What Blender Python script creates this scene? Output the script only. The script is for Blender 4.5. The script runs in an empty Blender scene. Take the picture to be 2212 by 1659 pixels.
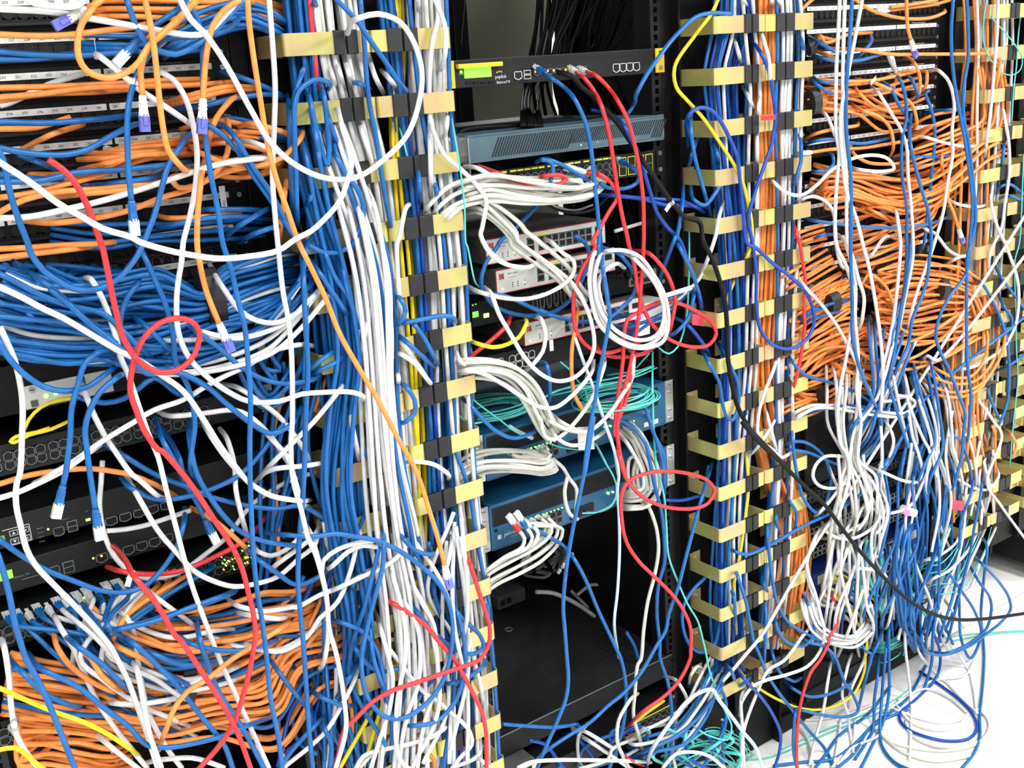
import bpy, bmesh, math, random
import numpy as np
from mathutils import Vector, Matrix
random.seed(7)
S = bpy.context.scene
COL = S.collection
# ---------------------------------------------------------------- camera (millimetre rack frame: X along racks, Y into them, Z up, Z=0 at the load balancer top)
OZ = 1.610
W, H = 2212, 1659
CC = np.array([-982.27, -1535.61, -11.46]); YAW, PIT, ROL, FP = .6139, .284, -.0651, 2364.4
fw = np.array([math.sin(YAW)*math.cos(PIT), math.cos(YAW)*math.cos(PIT), -math.sin(PIT)])
rt = np.array([math.cos(YAW), -math.sin(YAW), 0.]); up = np.cross(rt, fw)
r2 = math.cos(ROL)*rt + math.sin(ROL)*up; u2 = -math.sin(ROL)*rt + math.cos(ROL)*up
def ray(px, py): return fw + r2*(px-W/2)/FP - u2*(py-H/2)/FP
def un(px, py, d=0.):
    v = ray(px, py); return CC + v*((-d-CC[1])/v[1])
def onz(px, py, z):
    v = ray(px, py); return CC + v*((z-CC[2])/v[2])
def wv(p): return (p[0]/1000, p[1]/1000, p[2]/1000+OZ)
cam = bpy.data.cameras.new('camera'); co = bpy.data.objects.new('camera', cam); COL.objects.link(co)
cam.sensor_width = 36; cam.lens = 36*FP/W; cam.clip_start = .02; cam.clip_end = 60
m = Matrix([[r2[i], u2[i], -fw[i]] for i in range(3)]).to_4x4(); m.translation = wv(CC); co.matrix_world = m
S.camera = co
vs = S.view_settings; vs.view_transform = 'Standard'; vs.look = 'None'; vs.gamma = 1; vs.exposure = 0.0
# ---------------------------------------------------------------- materials
MT = {}
def mat(name, col, rough=.45, metal=0., noise=0., scale=40, col2=None, emit=0, bump=0., trans=0., spec=.5, stretch=None):
    if name in MT: return MT[name]
    M = bpy.data.materials.new(name); M.use_nodes = True; nt = M.node_tree; b = nt.nodes['Principled BSDF']
    b.inputs['Base Color'].default_value = (*col, 1); b.inputs['Roughness'].default_value = rough; b.inputs['Metallic'].default_value = metal
    b.inputs['Specular IOR Level'].default_value = spec
    if trans: b.inputs['Transmission Weight'].default_value = trans
    if emit: b.inputs['Emission Color'].default_value = (*col, 1); b.inputs['Emission Strength'].default_value = emit
    if noise or col2 or bump:
        tc = nt.nodes.new('ShaderNodeTexCoord'); n = nt.nodes.new('ShaderNodeTexNoise'); n.inputs['Scale'].default_value = scale
        n.inputs['Detail'].default_value = 4
        if stretch:
            mp = nt.nodes.new('ShaderNodeMapping'); mp.inputs['Scale'].default_value = stretch
            nt.links.new(tc.outputs['Object'], mp.inputs[0]); nt.links.new(mp.outputs[0], n.inputs['Vector'])
        else: nt.links.new(tc.outputs['Object'], n.inputs['Vector'])
        if noise or col2:
            r = nt.nodes.new('ShaderNodeValToRGB'); c2 = col2 or tuple(max(0, c*(1-noise)) for c in col)
            r.color_ramp.elements[0].position = .35; r.color_ramp.elements[1].position = .65
            r.color_ramp.elements[0].color = (*c2, 1); r.color_ramp.elements[1].color = (*col, 1)
            nt.links.new(n.outputs['Fac'], r.inputs[0]); nt.links.new(r.outputs[0], b.inputs['Base Color'])
        if bump:
            bp = nt.nodes.new('ShaderNodeBump'); bp.inputs['Strength'].default_value = bump; bp.inputs['Distance'].default_value = .002
            nt.links.new(n.outputs['Fac'], bp.inputs['Height']); nt.links.new(bp.outputs[0], b.inputs['Normal'])
    MT[name] = M; return M
CM = dict(
 w=mat('white_cable_jacket', (.74,.74,.73), .42, noise=.14, scale=60),
 g=mat('ivory_cable_jacket', (.64,.64,.57), .45, noise=.15, scale=60),
 b=mat('blue_cable_jacket', (.004,.128,.41), .36, noise=.22, scale=60),
 n=mat('navy_cable_jacket', (.002,.06,.40), .36, noise=.25, scale=60),
 o=mat('orange_cable_jacket', (.93,.30,.06), .45, noise=.2, scale=60),
 r=mat('red_cable_jacket', (.70,.03,.035), .38, noise=.15, scale=60),
 y=mat('yellow_cable_jacket', (.88,.68,.01), .4, noise=.15, scale=60),
 t=mat('aqua_fibre_jacket', (.10,.62,.55), .4, noise=.15, scale=60),
 l=mat('pale_blue_tie_strip', (.55,.70,.85), .35, noise=.1, scale=60),
 k=mat('black_cable_jacket', (.004,.004,.004), .55, noise=.2, spec=.2, scale=60),
 s=mat('silver_grey_cord', (.30,.31,.31), .45, noise=.2, scale=60))
CN = dict(w='white', g='ivory', b='blue', n='dark blue', o='orange', r='red', y='yellow', t='aqua', l='pale blue', k='black', s='grey')
blk = mat('black_powder_coat', (.0035,.0035,.004), .5, noise=.3, scale=30, spec=.22)
blk2 = mat('charcoal_metal', (.009,.010,.0105), .45, noise=.3, scale=25, spec=.3)
hole = mat('socket_black', (.002,.002,.002), .8, noise=.3)
rail = mat('rail_black', (.007,.007,.008), .4, noise=.3, spec=.35)
trimg = mat('socket_grey_trim', (.16,.17,.17), .4, noise=.2)
trimw = mat('socket_white_trim', (.62,.63,.62), .4, noise=.1)
steel = mat('galvanised_steel', (.55,.57,.57), .3, .8, noise=.3, scale=20)
lab = mat('printed_label_white', (.80,.80,.78), .5, noise=.06, scale=30)
labg = mat('printed_label_grey', (.68,.68,.65), .5, noise=.25, scale=60)
ink = mat('label_ink', (.01,.01,.012), .6, noise=.2)
inkw = mat('white_silkscreen', (.62,.63,.63), .6, noise=.1)
inkd = mat('grey_silkscreen', (.20,.20,.20), .6, noise=.1)
brass = mat('yellow_zinc_plating', (.66,.64,.19), .36, .6, scale=11, col2=(.64,.44,.24), stretch=(1,1,.5))
rubber = mat('black_rubber', (.009,.009,.01), .55, noise=.3, scale=50, bump=.2)
gold = mat('gold_yellow_enamel', (.90,.52,.01), .35, noise=.1)
slate = mat('slate_blue_bezel', (.085,.155,.19), .45, noise=.2, scale=20)
slated = mat('slate_bezel_groove', (.006,.012,.016), .5, noise=.2)
offw = mat('pale_grey_faceplate', (.62,.62,.59), .45, noise=.08, scale=20)
redt = mat('red_edge_trim', (.45,.02,.02), .4, noise=.1)
teal = mat('deep_blue_faceplate', (.010,.10,.22), .4, noise=.15, scale=15)
teald = mat('perforated_grille_dark', (.004,.010,.016), .6, noise=.2)
juni = mat('royal_blue_faceplate', (.012,.04,.25), .4, noise=.15, scale=15)
lcd = mat('green_lcd', (.25,.9,.06), .3, emit=.9)
grn = mat('green_led', (.30,1,.12), .3, emit=5)
amb = mat('amber_led', (1,.55,.08), .3, emit=5)
mag = mat('magenta_led', (1,.45,.9), .3, emit=14)
clear = mat('clear_plug_plastic', (.75,.80,.82), .15, noise=.1, spec=.7)
blueplug = mat('blue_tinted_plug_plastic', (.13,.15,.55), .15, noise=.15, scale=200, spec=.7)
ylw = mat('yellow_trim_print', (.72,.70,.06), .5, noise=.1)
dgrey = mat('dusty_grey_plastic', (.10,.10,.10), .55, noise=.3, scale=30)
dusty = mat('dusty_black_lid', (.005,.0055,.0055), .55, scale=6, col2=(.013,.014,.0135), spec=.3)
# ---------------------------------------------------------------- mesh helper
class MB:
    def __init__(s): s.v=[]; s.f=[]; s.mi=[]; s.ms=[]
    def m(s, M):
        if M not in s.ms: s.ms.append(M)
        return s.ms.index(M)
    def box(s, x0,x1,y0,y1,z0,z1,M):
        k=len(s.v); s.v += [(x,y,z) for x in (x0,x1) for y in (y0,y1) for z in (z0,z1)]
        s.f += [tuple(k+i for i in q) for q in ((0,1,3,2),(4,6,7,5),(0,4,5,1),(2,3,7,6),(0,2,6,4),(1,5,7,3))]; s.mi += [s.m(M)]*6; return s
    def poly(s, pts, y0, y1, M):      # prism from an XZ outline
        k=len(s.v); n=len(pts); s.v += [(p[0],y0,p[1]) for p in pts]+[(p[0],y1,p[1]) for p in pts]
        s.f += [tuple(range(k,k+n)), tuple(range(k+2*n-1,k+n-1,-1))]+[(k+i,k+n+i,k+n+(i+1)%n,k+(i+1)%n) for i in range(n)]
        s.mi += [s.m(M)]*(n+2); return s
    def cyl(s, x,z,y0,y1,r,M,n=12):
        return s.poly([(x+r*math.cos(6.2832*i/n), z+r*math.sin(6.2832*i/n)) for i in range(n)], y0,y1,M)
    def tube(s, P, r, M, n=8, cap=True, flat=1.):
        P=np.array(P,float); k=len(s.v); N=len(P); T=np.gradient(P,axis=0); T/= (np.linalg.norm(T,axis=1)[:,None]+1e-9)
        a=np.array([0,0,1.]) if abs(T[0][2])<.9 else np.array([1.,0,0]); u=np.cross(T[0],a); u/=np.linalg.norm(u)
        rr=np.full(N,float(r)) if np.isscalar(r) else np.array(r,float)
        for i in range(N):
            u=u-T[i]*(u@T[i]); u/=np.linalg.norm(u)+1e-9; w=np.cross(T[i],u)
            for j in range(n):
                c,q=math.cos(6.28318*j/n),math.sin(6.28318*j/n); p=P[i]+rr[i]*(u*c*flat+w*q); s.v.append(tuple(p))
        mi=s.m(M)
        for i in range(N-1):
            for j in range(n): s.f.append((k+i*n+j,k+i*n+(j+1)%n,k+(i+1)*n+(j+1)%n,k+(i+1)*n+j)); s.mi.append(mi)
        if cap: s.f.append(tuple(k+j for j in range(n))[::-1]); s.f.append(tuple(k+(N-1)*n+j for j in range(n))); s.mi += [mi,mi]
        return s
    def text(s, txt, x, z, h, M, y=-.4, adv=.72, th=.5, rot=0):
        vs_,fs_ = glyphs(txt); k=len(s.v); c,q=math.cos(rot),math.sin(rot)
        s.v += [(x+(a*h*adv/.72)*c-b*h*q, y, z+(a*h*adv/.72)*q+b*h*c) for a,b in vs_]; s.f += [tuple(k+i for i in f) for f in fs_]; s.mi += [s.m(M)]*len(fs_); return s
    def build(s, name, parent=None, smooth=False, bev=0):
        me=bpy.data.meshes.new(name); me.from_pydata([(a/1000,b/1000,c/1000+OZ) for a,b,c in s.v],[],s.f)
        for M in s.ms: me.materials.append(M)
        me.polygons.foreach_set('material_index', s.mi)
        if smooth: me.polygons.foreach_set('use_smooth',[True]*len(s.f))
        me.update(); o=bpy.data.objects.new(name,me); COL.objects.link(o)
        if parent is not None:
            o.parent=parent; o.matrix_parent_inverse=parent.matrix_basis.inverted()
        if bev:
            b=o.modifiers.new('bevel','BEVEL'); b.width=bev/1000; b.segments=2; b.limit_method='ANGLE'
        return o
GL={}
def glyphs(t):
    if t not in GL:
        cu=bpy.data.curves.new('tmp','FONT'); cu.body=t; cu.resolution_u=2; o=bpy.data.objects.new('tmp',cu); COL.objects.link(o)
        dg=bpy.context.evaluated_depsgraph_get(); me=o.evaluated_get(dg).to_mesh()
        GL[t]=([(v.co.x,v.co.y) for v in me.vertices],[tuple(p.vertices) for p in me.polygons])
        bpy.data.objects.remove(o); bpy.data.curves.remove(cu)
    return GL[t]
def tag(o, label, cat, group=None, kind=None):
    o['label']=label; o['category']=cat
    if group: o['group']=group
    if kind: o['kind']=kind
    return o
def empty(name, x,y,z, label, cat, group=None):
    o=bpy.data.objects.new(name,None); o.empty_display_size=.02; COL.objects.link(o); o.location=(x/1000,y/1000,z/1000+OZ)
    return tag(o,label,cat,group)
def struct(o): o['kind']='structure'; return o
TL={'Z':(0,0,1.)}
S7=2212/700
for k_,x_,y_ in (('A',0,0),('B',500,0),('C',900,0),('D',1512,0),('E',0,500),('F',500,500),('G',900,500),('H',1512,500),('I',0,900),('K',500,1134),('L',900,900),('M',900,1134),('N',1512,900),('O',1512,1134)): TL[k_]=(x_,y_,S7)
TL['J']=(0,1200,2212/612)
TL['P']=(1000,1200,1269/540); TL['Q']=(1500,1380,1269/372); TL['R']=(1840,1380,1269/372); TL['T']=(1850,1100,1267/362); TL['U']=(1700,850,1269/300); TL['V']=(1700,1075,1269/300); TL['X']=(1270,560,1269/260); TL['Y']=(1000,600,1269/300)
def tp(t,x,y): o=TL[t]; return o[0]+x/o[2], o[1]+y/o[2]
def rect(t,x0,y0,x1,y1,d=0):     # picture rectangle -> axis aligned X0,X1,Z0,Z1 on the plane d in front of the racks
    ym=(y0+y1)/2; xm=(x0+x1)/2
    return un(*tp(t,x0,ym),d)[0],un(*tp(t,x1,ym),d)[0],un(*tp(t,xm,y1),d)[2],un(*tp(t,xm,y0),d)[2]
# ---------------------------------------------------------------- room
fl = MB().box(-3000,5000,-3600,2600,-1650,-1610,None) if False else MB()
tile = bpy.data.materials.new('off_white_floor_tiles'); tile.use_nodes=True; nt=tile.node_tree; b=nt.nodes['Principled BSDF']
tc=nt.nodes.new('ShaderNodeTexCoord'); br=nt.nodes.new('ShaderNodeTexBrick'); nz=nt.nodes.new('ShaderNodeTexNoise'); mx=nt.nodes.new('ShaderNodeMixRGB')
br.offset=0; br.inputs['Scale'].default_value=1; br.inputs['Brick Width'].default_value=.6; br.inputs['Row Height'].default_value=.6; br.inputs['Mortar Size'].default_value=.0012
br.inputs['Color1'].default_value=(.90,.89,.85,1); br.inputs['Color2'].default_value=(.88,.87,.83,1); br.inputs['Mortar'].default_value=(.50,.49,.44,1)
nz.inputs['Scale'].default_value=9; nz.inputs['Detail'].default_value=6; mx.blend_type='MULTIPLY'; mx.inputs[0].default_value=.10
nt.links.new(tc.outputs['Object'],br.inputs['Vector']); nt.links.new(tc.outputs['Object'],nz.inputs['Vector']); nt.links.new(br.outputs['Color'],mx.inputs[1]); nt.links.new(nz.outputs['Fac'],mx.inputs[2]); nt.links.new(mx.outputs[0],b.inputs['Base Color'])
b.inputs['Roughness'].default_value=.35
struct(MB().box(-3200,5200,-3800,2600,-1660,-1610,tile).build('floor'))
wallm=mat('white_wall_paint',(.80,.80,.79),.6,noise=.05,scale=8)
struct(MB().box(-3200,5200,2600,2700,-1610,1190,wallm).build('wall_back'))
struct(MB().box(5200,5300,-3800,2600,-1610,1190,wallm).build('wall_right'))
struct(MB().box(-3300,-3200,-3800,2600,-1610,1190,wallm).build('wall_left'))
struct(MB().box(-3200,5200,-3900,-3800,-1610,1190,mat('grey_wall_paint',(.32,.33,.34),.7,noise=.1,scale=4)).build('wall_front'))
struct(MB().box(-3200,5200,-3800,2600,1190,1250,mat('ceiling_paint',(.45,.45,.44),.7,noise=.04,scale=5)).build('ceiling'))
olive=mat('olive_grey_cabinet_paint',(.24,.24,.18),.6,noise=.25,scale=3)
xr=un(1187,40,-1500)[0]; xr2=xr
cb=empty('storage_cabinet',xr-700,1500,-1610,'tall plain olive grey cabinet standing behind the middle rack','cabinet')
MB().box(xr-1250,xr,1500,1950,-1560,700,olive).build('cabinet_body',cb,bev=4)
MB().box(xr-1230,xr-20,1520,1930,-1610,-1560,blk).build('plinth',cb)
# ---------------------------------------------------------------- racks
def rack_rail(x0,w,y,z0,z1,parent,hx=None):
    mb=MB(); hx=hx if hx is not None else x0+(w-9)/2
    mb.box(x0,hx,y,y+2.5,z0,z1,rail).box(hx+9,x0+w,y,y+2.5,z0,z1,rail)
    z=z0
    while z<z1-16: mb.box(hx,hx+9,y,y+2.5,z,z+6.4,rail); z+=15.875
    mb.box(x0-8 if w<0 else x0, x0+3, y+2.5,y+45,z0,z1,rail)
    return mb.build('mounting_rail',parent)
RX=[-835,0,868]
rl=['black open equipment rack at the left edge packed with patch panels','black open equipment rack in the middle holding the load balancer and blue firewalls','black open equipment rack on the right above the pale floor']
for i,x in enumerate(RX):
    rk=empty('equipment_rack',x+241,0,-1610,rl[i],'rack')
    rack_rail(x-4,26,2,-1580,540,rk); rack_rail(x+460,26,2,-1580,540,rk)
    MB().box(x-46,x-6,3,60,-1610,540,blk).box(x+488,x+528,3,60,-1610,540,blk).build('front_upright',rk,bev=2)
    rack_rail(x-4,26,700,-1580,540,rk); rack_rail(x+460,26,700,-1580,540,rk)
    MB().box(x-46,x-6,690,740,-1610,540,blk).box(x+488,x+528,690,740,-1610,540,blk).build('rear_upright',rk,bev=2)
    MB().box(x-46,x+528,-5,760,-1606,-1560,blk).build('base',rk,bev=2)
    MB().box(x-46,x+528,0,740,500,545,blk).build('top_cover',rk)
    if i!=1:
        MB().box(x+488,x+492,60,690,-1560,500,blk).box(x-10,x-6,60,690,-1560,500,blk).build('side_panel',rk)
        MB().box(x-6,x+488,500,510,-1560,500,blk).build('rear_panel',rk)
    else:
        MB().box(x-10,x-6,60,690,-1560,500,blk).build('side_panel',rk); MB().box(x+488,x+492,60,690,-1560,-880,blk).build('side_panel',rk)
# ---------------------------------------------------------------- vertical cable managers with ring brackets
def ring(x0,x1,z,mirror,parent,nocap=False):
    mb=MB(); d=100; t=1.8; h=15
    r=6
    # strap outline in plan (rounded front corners), built as a tube-like band
    def band(pts):
        k=len(mb.v); n=len(pts)
        P=np.array(pts,float); T=np.gradient(P,axis=0); T/=np.linalg.norm(T,axis=1)[:,None]; N=np.stack([-T[:,1],T[:,0]],1)*t/2
        for p,q in zip(P,N):
            for s_ in (1,-1):
                for zz in (-h,h): mb.v.append((p[0]+q[0]*s_,p[1]+q[1]*s_,z+zz))
        mi=mb.m(brass)
        for i in range(n-1):
            a=k+4*i; c=a+4
            for q in ((a,a+1,c+1,c),(a+2,c+2,c+3,a+3),(a+1,a+3,c+3,c+1),(a,c,c+2,a+2)): mb.f.append(q); mb.mi.append(mi)
        for a,s_ in ((k,1),(k+4*(n-1),-1)):
            q=(a,a+2,a+3,a+1); mb.f.append(q if s_>0 else q[::-1]); mb.mi.append(mi)
    def corner(xc,s_):   # from side strap to front
        return [(xc+s_*r*(1-math.cos(a)), -d+r*(1-math.sin(a))) for a in (0,.4,.8,1.2,1.5708)]
    w=x1-x0
    if not mirror: c0,c1=x0+.56*w,x0+.84*w
    else: c0,c1=x0+.17*w,x0+.56*w
    mid=(c0+c1)/2
    band([(x0+40,-2),(x0+4,-2),(x0,-5),(x0,-60)]+[(x0+r*(1-math.cos(a)),-d+r*(1-math.sin(a))) for a in (0,.4,.8,1.2,1.57)]+[(mid-3,-d)])
    band([(x1-40,-2),(x1-4,-2),(x1,-5),(x1,-60)]+[(x1-r*(1-math.cos(a)),-d+r*(1-math.sin(a))) for a in (0,.4,.8,1.2,1.57)]+[(mid+3,-d)])
    mb.cyl(x0+28,z,-6,-2,4,steel,10); mb.cyl(x1-28,z,-6,-2,4,steel,10)
    o=mb.build('ring_bracket',parent)
    MB().box(c0,mid-1.5,-d-3.5,-d+3.5,z-h-1.5,z+h+1.5,rubber).build('rubber_end_cap',o,bev=1.5)
    MB().box(mid+1.5,c1,-d-3.5,-d+3.5,z-h-1.5,z+h+1.5,rubber).build('rubber_end_cap',o,bev=1.5)
mgs=[(-311,'black vertical cable manager with gold zinc rings between left and middle racks'),(521,'black vertical cable manager with gold zinc rings between middle and right racks'),(1393,'black vertical cable manager with gold zinc rings holding the far right orange cables'),(1690,'black vertical cable manager at the very right edge, beyond the aqua fibres')]
for gi,(x0,lb) in enumerate(mgs):
    mg=empty('vertical_cable_manager',x0+135,0,-1610,lb,'cable manager')
    zb=-1610 if gi<2 else -1400
    MB().box(x0-8,x0+279,2,6,zb,540,blk).box(x0-12,x0-8,-20,6,zb,540,blk).box(x0+279,x0+283,-20,6,zb,540,blk).box(x0+133,x0+138,-14,2,zb,540,blk).build('back_channel',mg)
    for k in range(-2,16):
        z=32-90*k
        if gi>1 and (k<-1 or k>14): continue
        dz=random.uniform(-2,2)
        ring(x0,x0+133,z+dz,False,mg); ring(x0+137,x0+270,z+dz+random.uniform(-1,1),True,mg)

rk=empty('equipment_cabinet',2240,0,-1610,'plain black cabinet beyond the last ring column at the right edge','cabinet')
MB().box(1985,2480,10,760,-1560,540,blk).build('cabinet_body',rk,bev=3); MB().cyl(2040,-1585,30,60,26,blk2,14).cyl(2420,-1585,30,60,26,blk2,14).build('castors',rk)
MB().box(2000,2465,2,10,-1500,500,blk2).build('door_panel',rk,bev=2)
# ---------------------------------------------------------------- rack mounted equipment
def ports(o, X0,X1,Z0,Z1,n,M,y=-1.,gap=.12,flip=False,name='socket',one=True):
    mb=MB(); w=(X1-X0)/n; t=max(.7,w*.07)
    for i in range(n):
        a=X0+i*w+w*gap/2; b=X0+(i+1)*w-w*gap/2
        mb.box(a,b,y+.3,y+.8,Z0,Z1,hole)
        mb.box(a,b,y-.6,y+.8,Z1-t,Z1,M).box(a,b,y-.6,y+.8,Z0,Z0+t,M).box(a,a+t,y-.6,y+.8,Z0,Z1,M).box(b-t,b,y-.6,y+.8,Z0,Z1,M)
        c=(a+b)/2; q=(b-a)*.2; hh=(Z1-Z0)*.2
        if flip: mb.box(a,c-q,y-.6,y+.8,Z1-hh,Z1,M).box(c+q,b,y-.6,y+.8,Z1-hh,Z1,M)
        else: mb.box(a,c-q,y-.6,y+.8,Z0,Z0+hh,M).box(c+q,b,y-.6,y+.8,Z0,Z0+hh,M)
    return mb.build(name,o)
def screw(mb,x,z,y,r=4,M=steel):
    mb.cyl(x,z,y-2.5,y,r,M,10); mb.box(x-r*.7,x+r*.7,y-2.9,y-2.3,z-.5,z+.5,hole)
def ears(o,X,z0,z1,M,y=-3,w=20,n=2,name='mounting_ear'):
    for x0,x1 in ((X,X+w),(X+482.6-w,X+482.6)):
        mb=MB().box(x0,x1,y,y+2.5,z0,z1,M)
        for k in range(n): screw(mb,(x0+x1)/2-2,z0+(z1-z0)*(.15+.7*k/max(1,n-1)),y)
        mb.build(name,o)
def dev(name,X,z1,z0,label,cat,M,depth=300,prot=2,ear=blk2,x0=22,x1=460,group=None,near=2):
    o=empty(name,X+241,0,z0,label,cat,group)
    MB().box(X+x0,X+x1,-prot,depth,z0+.6,z1-.6,M).build('chassis',o,bev=1)
    if ear: ears(o,X,z0+1,z1-1,ear,n=near)
    return o
# --- patch panels, left rack
def patch_panel(X,zs,n0,label,full=True,seps=True,title=True,M=labg,hl=8.2,grp=None,pitch=18.5,xl=None,gapx=4,ttl=1):
    # zs = bottom edge of the numbered strip; 24 sockets in three groups of eight
    o=empty('patch_panel',X+241,0,zs-30,label,'patch panel',grp)
    z1=zs+hl+6; z0=z1-44
    MB().box(X,X+482.6,-2,3,z0,z1,blk).box(X+24,X+458,-9,-2,zs-24,zs+hl+1,blk).box(X+24,X+458,-12,-9,zs-24,zs-20,blk2).build('panel_body',o,bev=.6)
    mb=MB(); tx=MB(); pt=MB()
    xr=xl if xl is not None else X+457
    for g in range(3):
        b=xr-g*(8*pitch+gapx); a=b-8*pitch
        mb.box(a,b,-10,-9,zs,zs+hl,M)
        for i in range(8):
            num=str(n0+(2-g)*8+i); tx.text(num,a+(i+.5)*pitch-5.2,zs+2.4,4.6,ink,y=-10.3,adv=.80)
    mb.build('number_strip',o); tx.build('printed_numbers',o)
    for g in range(3):
        b=xr-g*(8*pitch+gapx); a=b-8*pitch
        ports(o,a,b,zs-16,zs-2.5,8,blk2,y=-9.6,gap=.2,name='socket_row')
    if ttl: MB().text('ITT Structured Cabling System',xr-92,zs+hl+1.6,3.6,inkd if M is labg else inkw,y=-9.4,adv=.82).build('printed_title',o)
    sc=MB()
    for x in (X+11,X+471): screw(sc,x,zs+2,-2,3.6); screw(sc,x,zs-22,-2,3.6)
    sc.build('mounting_screws',o)
    return o
L1=['first','second','third','fourth','fifth','sixth','seventh','eighth','ninth','tenth','eleventh','twelfth','thirteenth','fourteenth']
for i,n in enumerate(range(-2,8)):
    patch_panel(-835,52.2-44.45*n,217+24*n,'black numbered patch panel in the left rack, %s from the top, sockets %d to %d'%(L1[i],217+24*n,240+24*n),xl=-382)
# right rack panels; strips white
for k,n in enumerate(range(-2,12)):
    if n in (6,): continue
    patch_panel(868,9.0-44.45*n,712-24*n if n<6 else 300-24*(n-6),'black patch panel with white number strip in the right rack, %s from the top'%L1[k],M=lab,xl=1325,pitch=18.2)
# --- middle rack: load balancer
o=dev('load_balancer',0,0,-44.45,'black load balancer with gold yellow ears and glowing green display','network appliance',blk2,depth=330,prot=6,ear=None)
for x0,x1 in ((0,21),(461.6,482.6)):
    mb=MB().box(x0,x1,-9,-6.5,-43.5,-.8,gold); mb.cyl((x0+x1)/2,-8,-9.4,-8.9,3,hole).cyl((x0+x1)/2,-35,-12,-8.5,4,steel)
    mb.build('gold_ear',o)['label']='gold yellow mounting ear'
a,b,c,d=rect('C',322,455,508,530,6); MB().box(a,b,-7,-5,c,d,lcd).build('display',o)
a,b,c,d=rect('C',262,430,568,462,6); MB().box(a,b,-16,-6,c,d,gold).build('pull_handle',o,bev=1.5)
a,b,c,d=rect('C',288,470,316,512,6); MB().box(a,b,-6.6,-5.5,c,d,grn if 0 else mat('green_badge',(.02,.25,.04),.4,noise=.1)).cyl((a+b)/2,(c+d)/2,-7.2,-6.4,2,grn).build('power_light',o)
mb=MB()
for i in range(4):
    a,b,c,d=rect('C',335+52*i,556,372+52*i,572,6); mb.box(a,b,-7.5,-6,c,d,blk)
mb.build('menu_buttons',o)
a=un(*tp('C',535,530),6); b=un(*tp('C',548,550),6)
mb=MB().text('peplink',a[0],a[2]-1.5,8,inkw,y=-6.4).text('Balance710',b[0]-1,b[2]-5,6,inkw,y=-6.4)
for i in range(4): mb.cyl(a[0]+4+i*3.2,a[2]+8+math.sin(i*.9)*1.3,-6.8,-6,1.1,ylw,8)
mb.build('printed_logo',o)
a,b,c,d=rect('C',665,487,718,545,6); ports(o,a,b,c,d,1,trimw,y=-6.4,gap=0)
a,b,c,d=rect('C',730,478,778,507,6); a2,b2,c2,d2=rect('C',730,510,778,540,6)
mb=MB()
for q in ((a,b,c,d),(a,b,c2,d2)): mb.box(q[0],q[1],-6.8,-6,q[2],q[3],trimw).box(q[0]+1.2,q[1]-1.2,-7.2,-6,q[2]+1.2,q[3]-1.2,hole)
mb.build('usb_sockets',o)
a,b,c,d=rect('C',795,455,1160,500,6); ports(o,a,b,c-1,d-2,8,trimg,y=-6.4,gap=.05)
mb=MB()
for i in range(9): mb.box(a+3+i*(b-a)/9,a+6+i*(b-a)/9,-7.4,-6.4,d-7,d-4,amb if i in(0,3,5) else clear)
mb.build('indicator_lights',o)
a,b,c,d=rect('C',1338,430,1522,490,6); ports(o,a,b,c,d,4,trimw,y=-6.4,gap=.02)
mb=MB()
for r_ in range(4):
    for i in range(60 if r_<3 else 60): mb.box(105+i*5.6,108+i*5.6,-6.3,-5.8,-5-r_*3,-3.4-r_*3,hole)
mb.build('vent_slots',o)
# slate appliance with diagonal grille
o=dev('security_appliance',0,-118,-163,'slate blue appliance with diagonal grille and steel brackets','network appliance',slate,depth=360,prot=26,ear=None)
mb=MB()
for i in range(70):
    x=70+i*5.5
    if 28<i<72 or True:
        lo=-156 if x<150 or x>300 else -156
        z0=-157 if x<190 else (-157 if x>320 else -157)
        if x>232 and x<425: z0=-150
        z1=-126
        if x<110: z0=-157; 
        s_=16
        mb.poly([(x,z0),(x+2.9,z0),(x+2.9+s_,z1),(x+s_,z1)],-26.6,-25.9,slated)
mb.build('grille_slots',o)
MB().box(24,458,-28,-26,-121,-118.6,slate).box(24,458,-28,-26,-163,-159.5,slate).build('bezel_edge',o)
MB().text('cisco',30,-137,5,inkd,y=-26.5).text('ASA 5500',30,-144,4,inkd,y=-26.5).cyl(262,-155,-27,-26,1.2,grn,8).cyl(300,-153,-27,-26,1.2,inkw,8).cyl(280,-154,-27,-26,.9,inkw,8).build('printed_logo',o)
for x0,x1,q in ((0,22,1),(460,482.6,0)):
    mb=MB().box(x0,x1,-4,-1.5,-162,-119,steel); screw(mb,(x0+x1)/2-(3 if q else -3),-127,-4,4.5); screw(mb,(x0+x1)/2-(3 if q else -3),-153,-4,4.5)
    if q: mb.box(20,22,-34,-2,-186,-121,steel)
    mb.build('steel_bracket',o)['label']='galvanised steel bracket'
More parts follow.
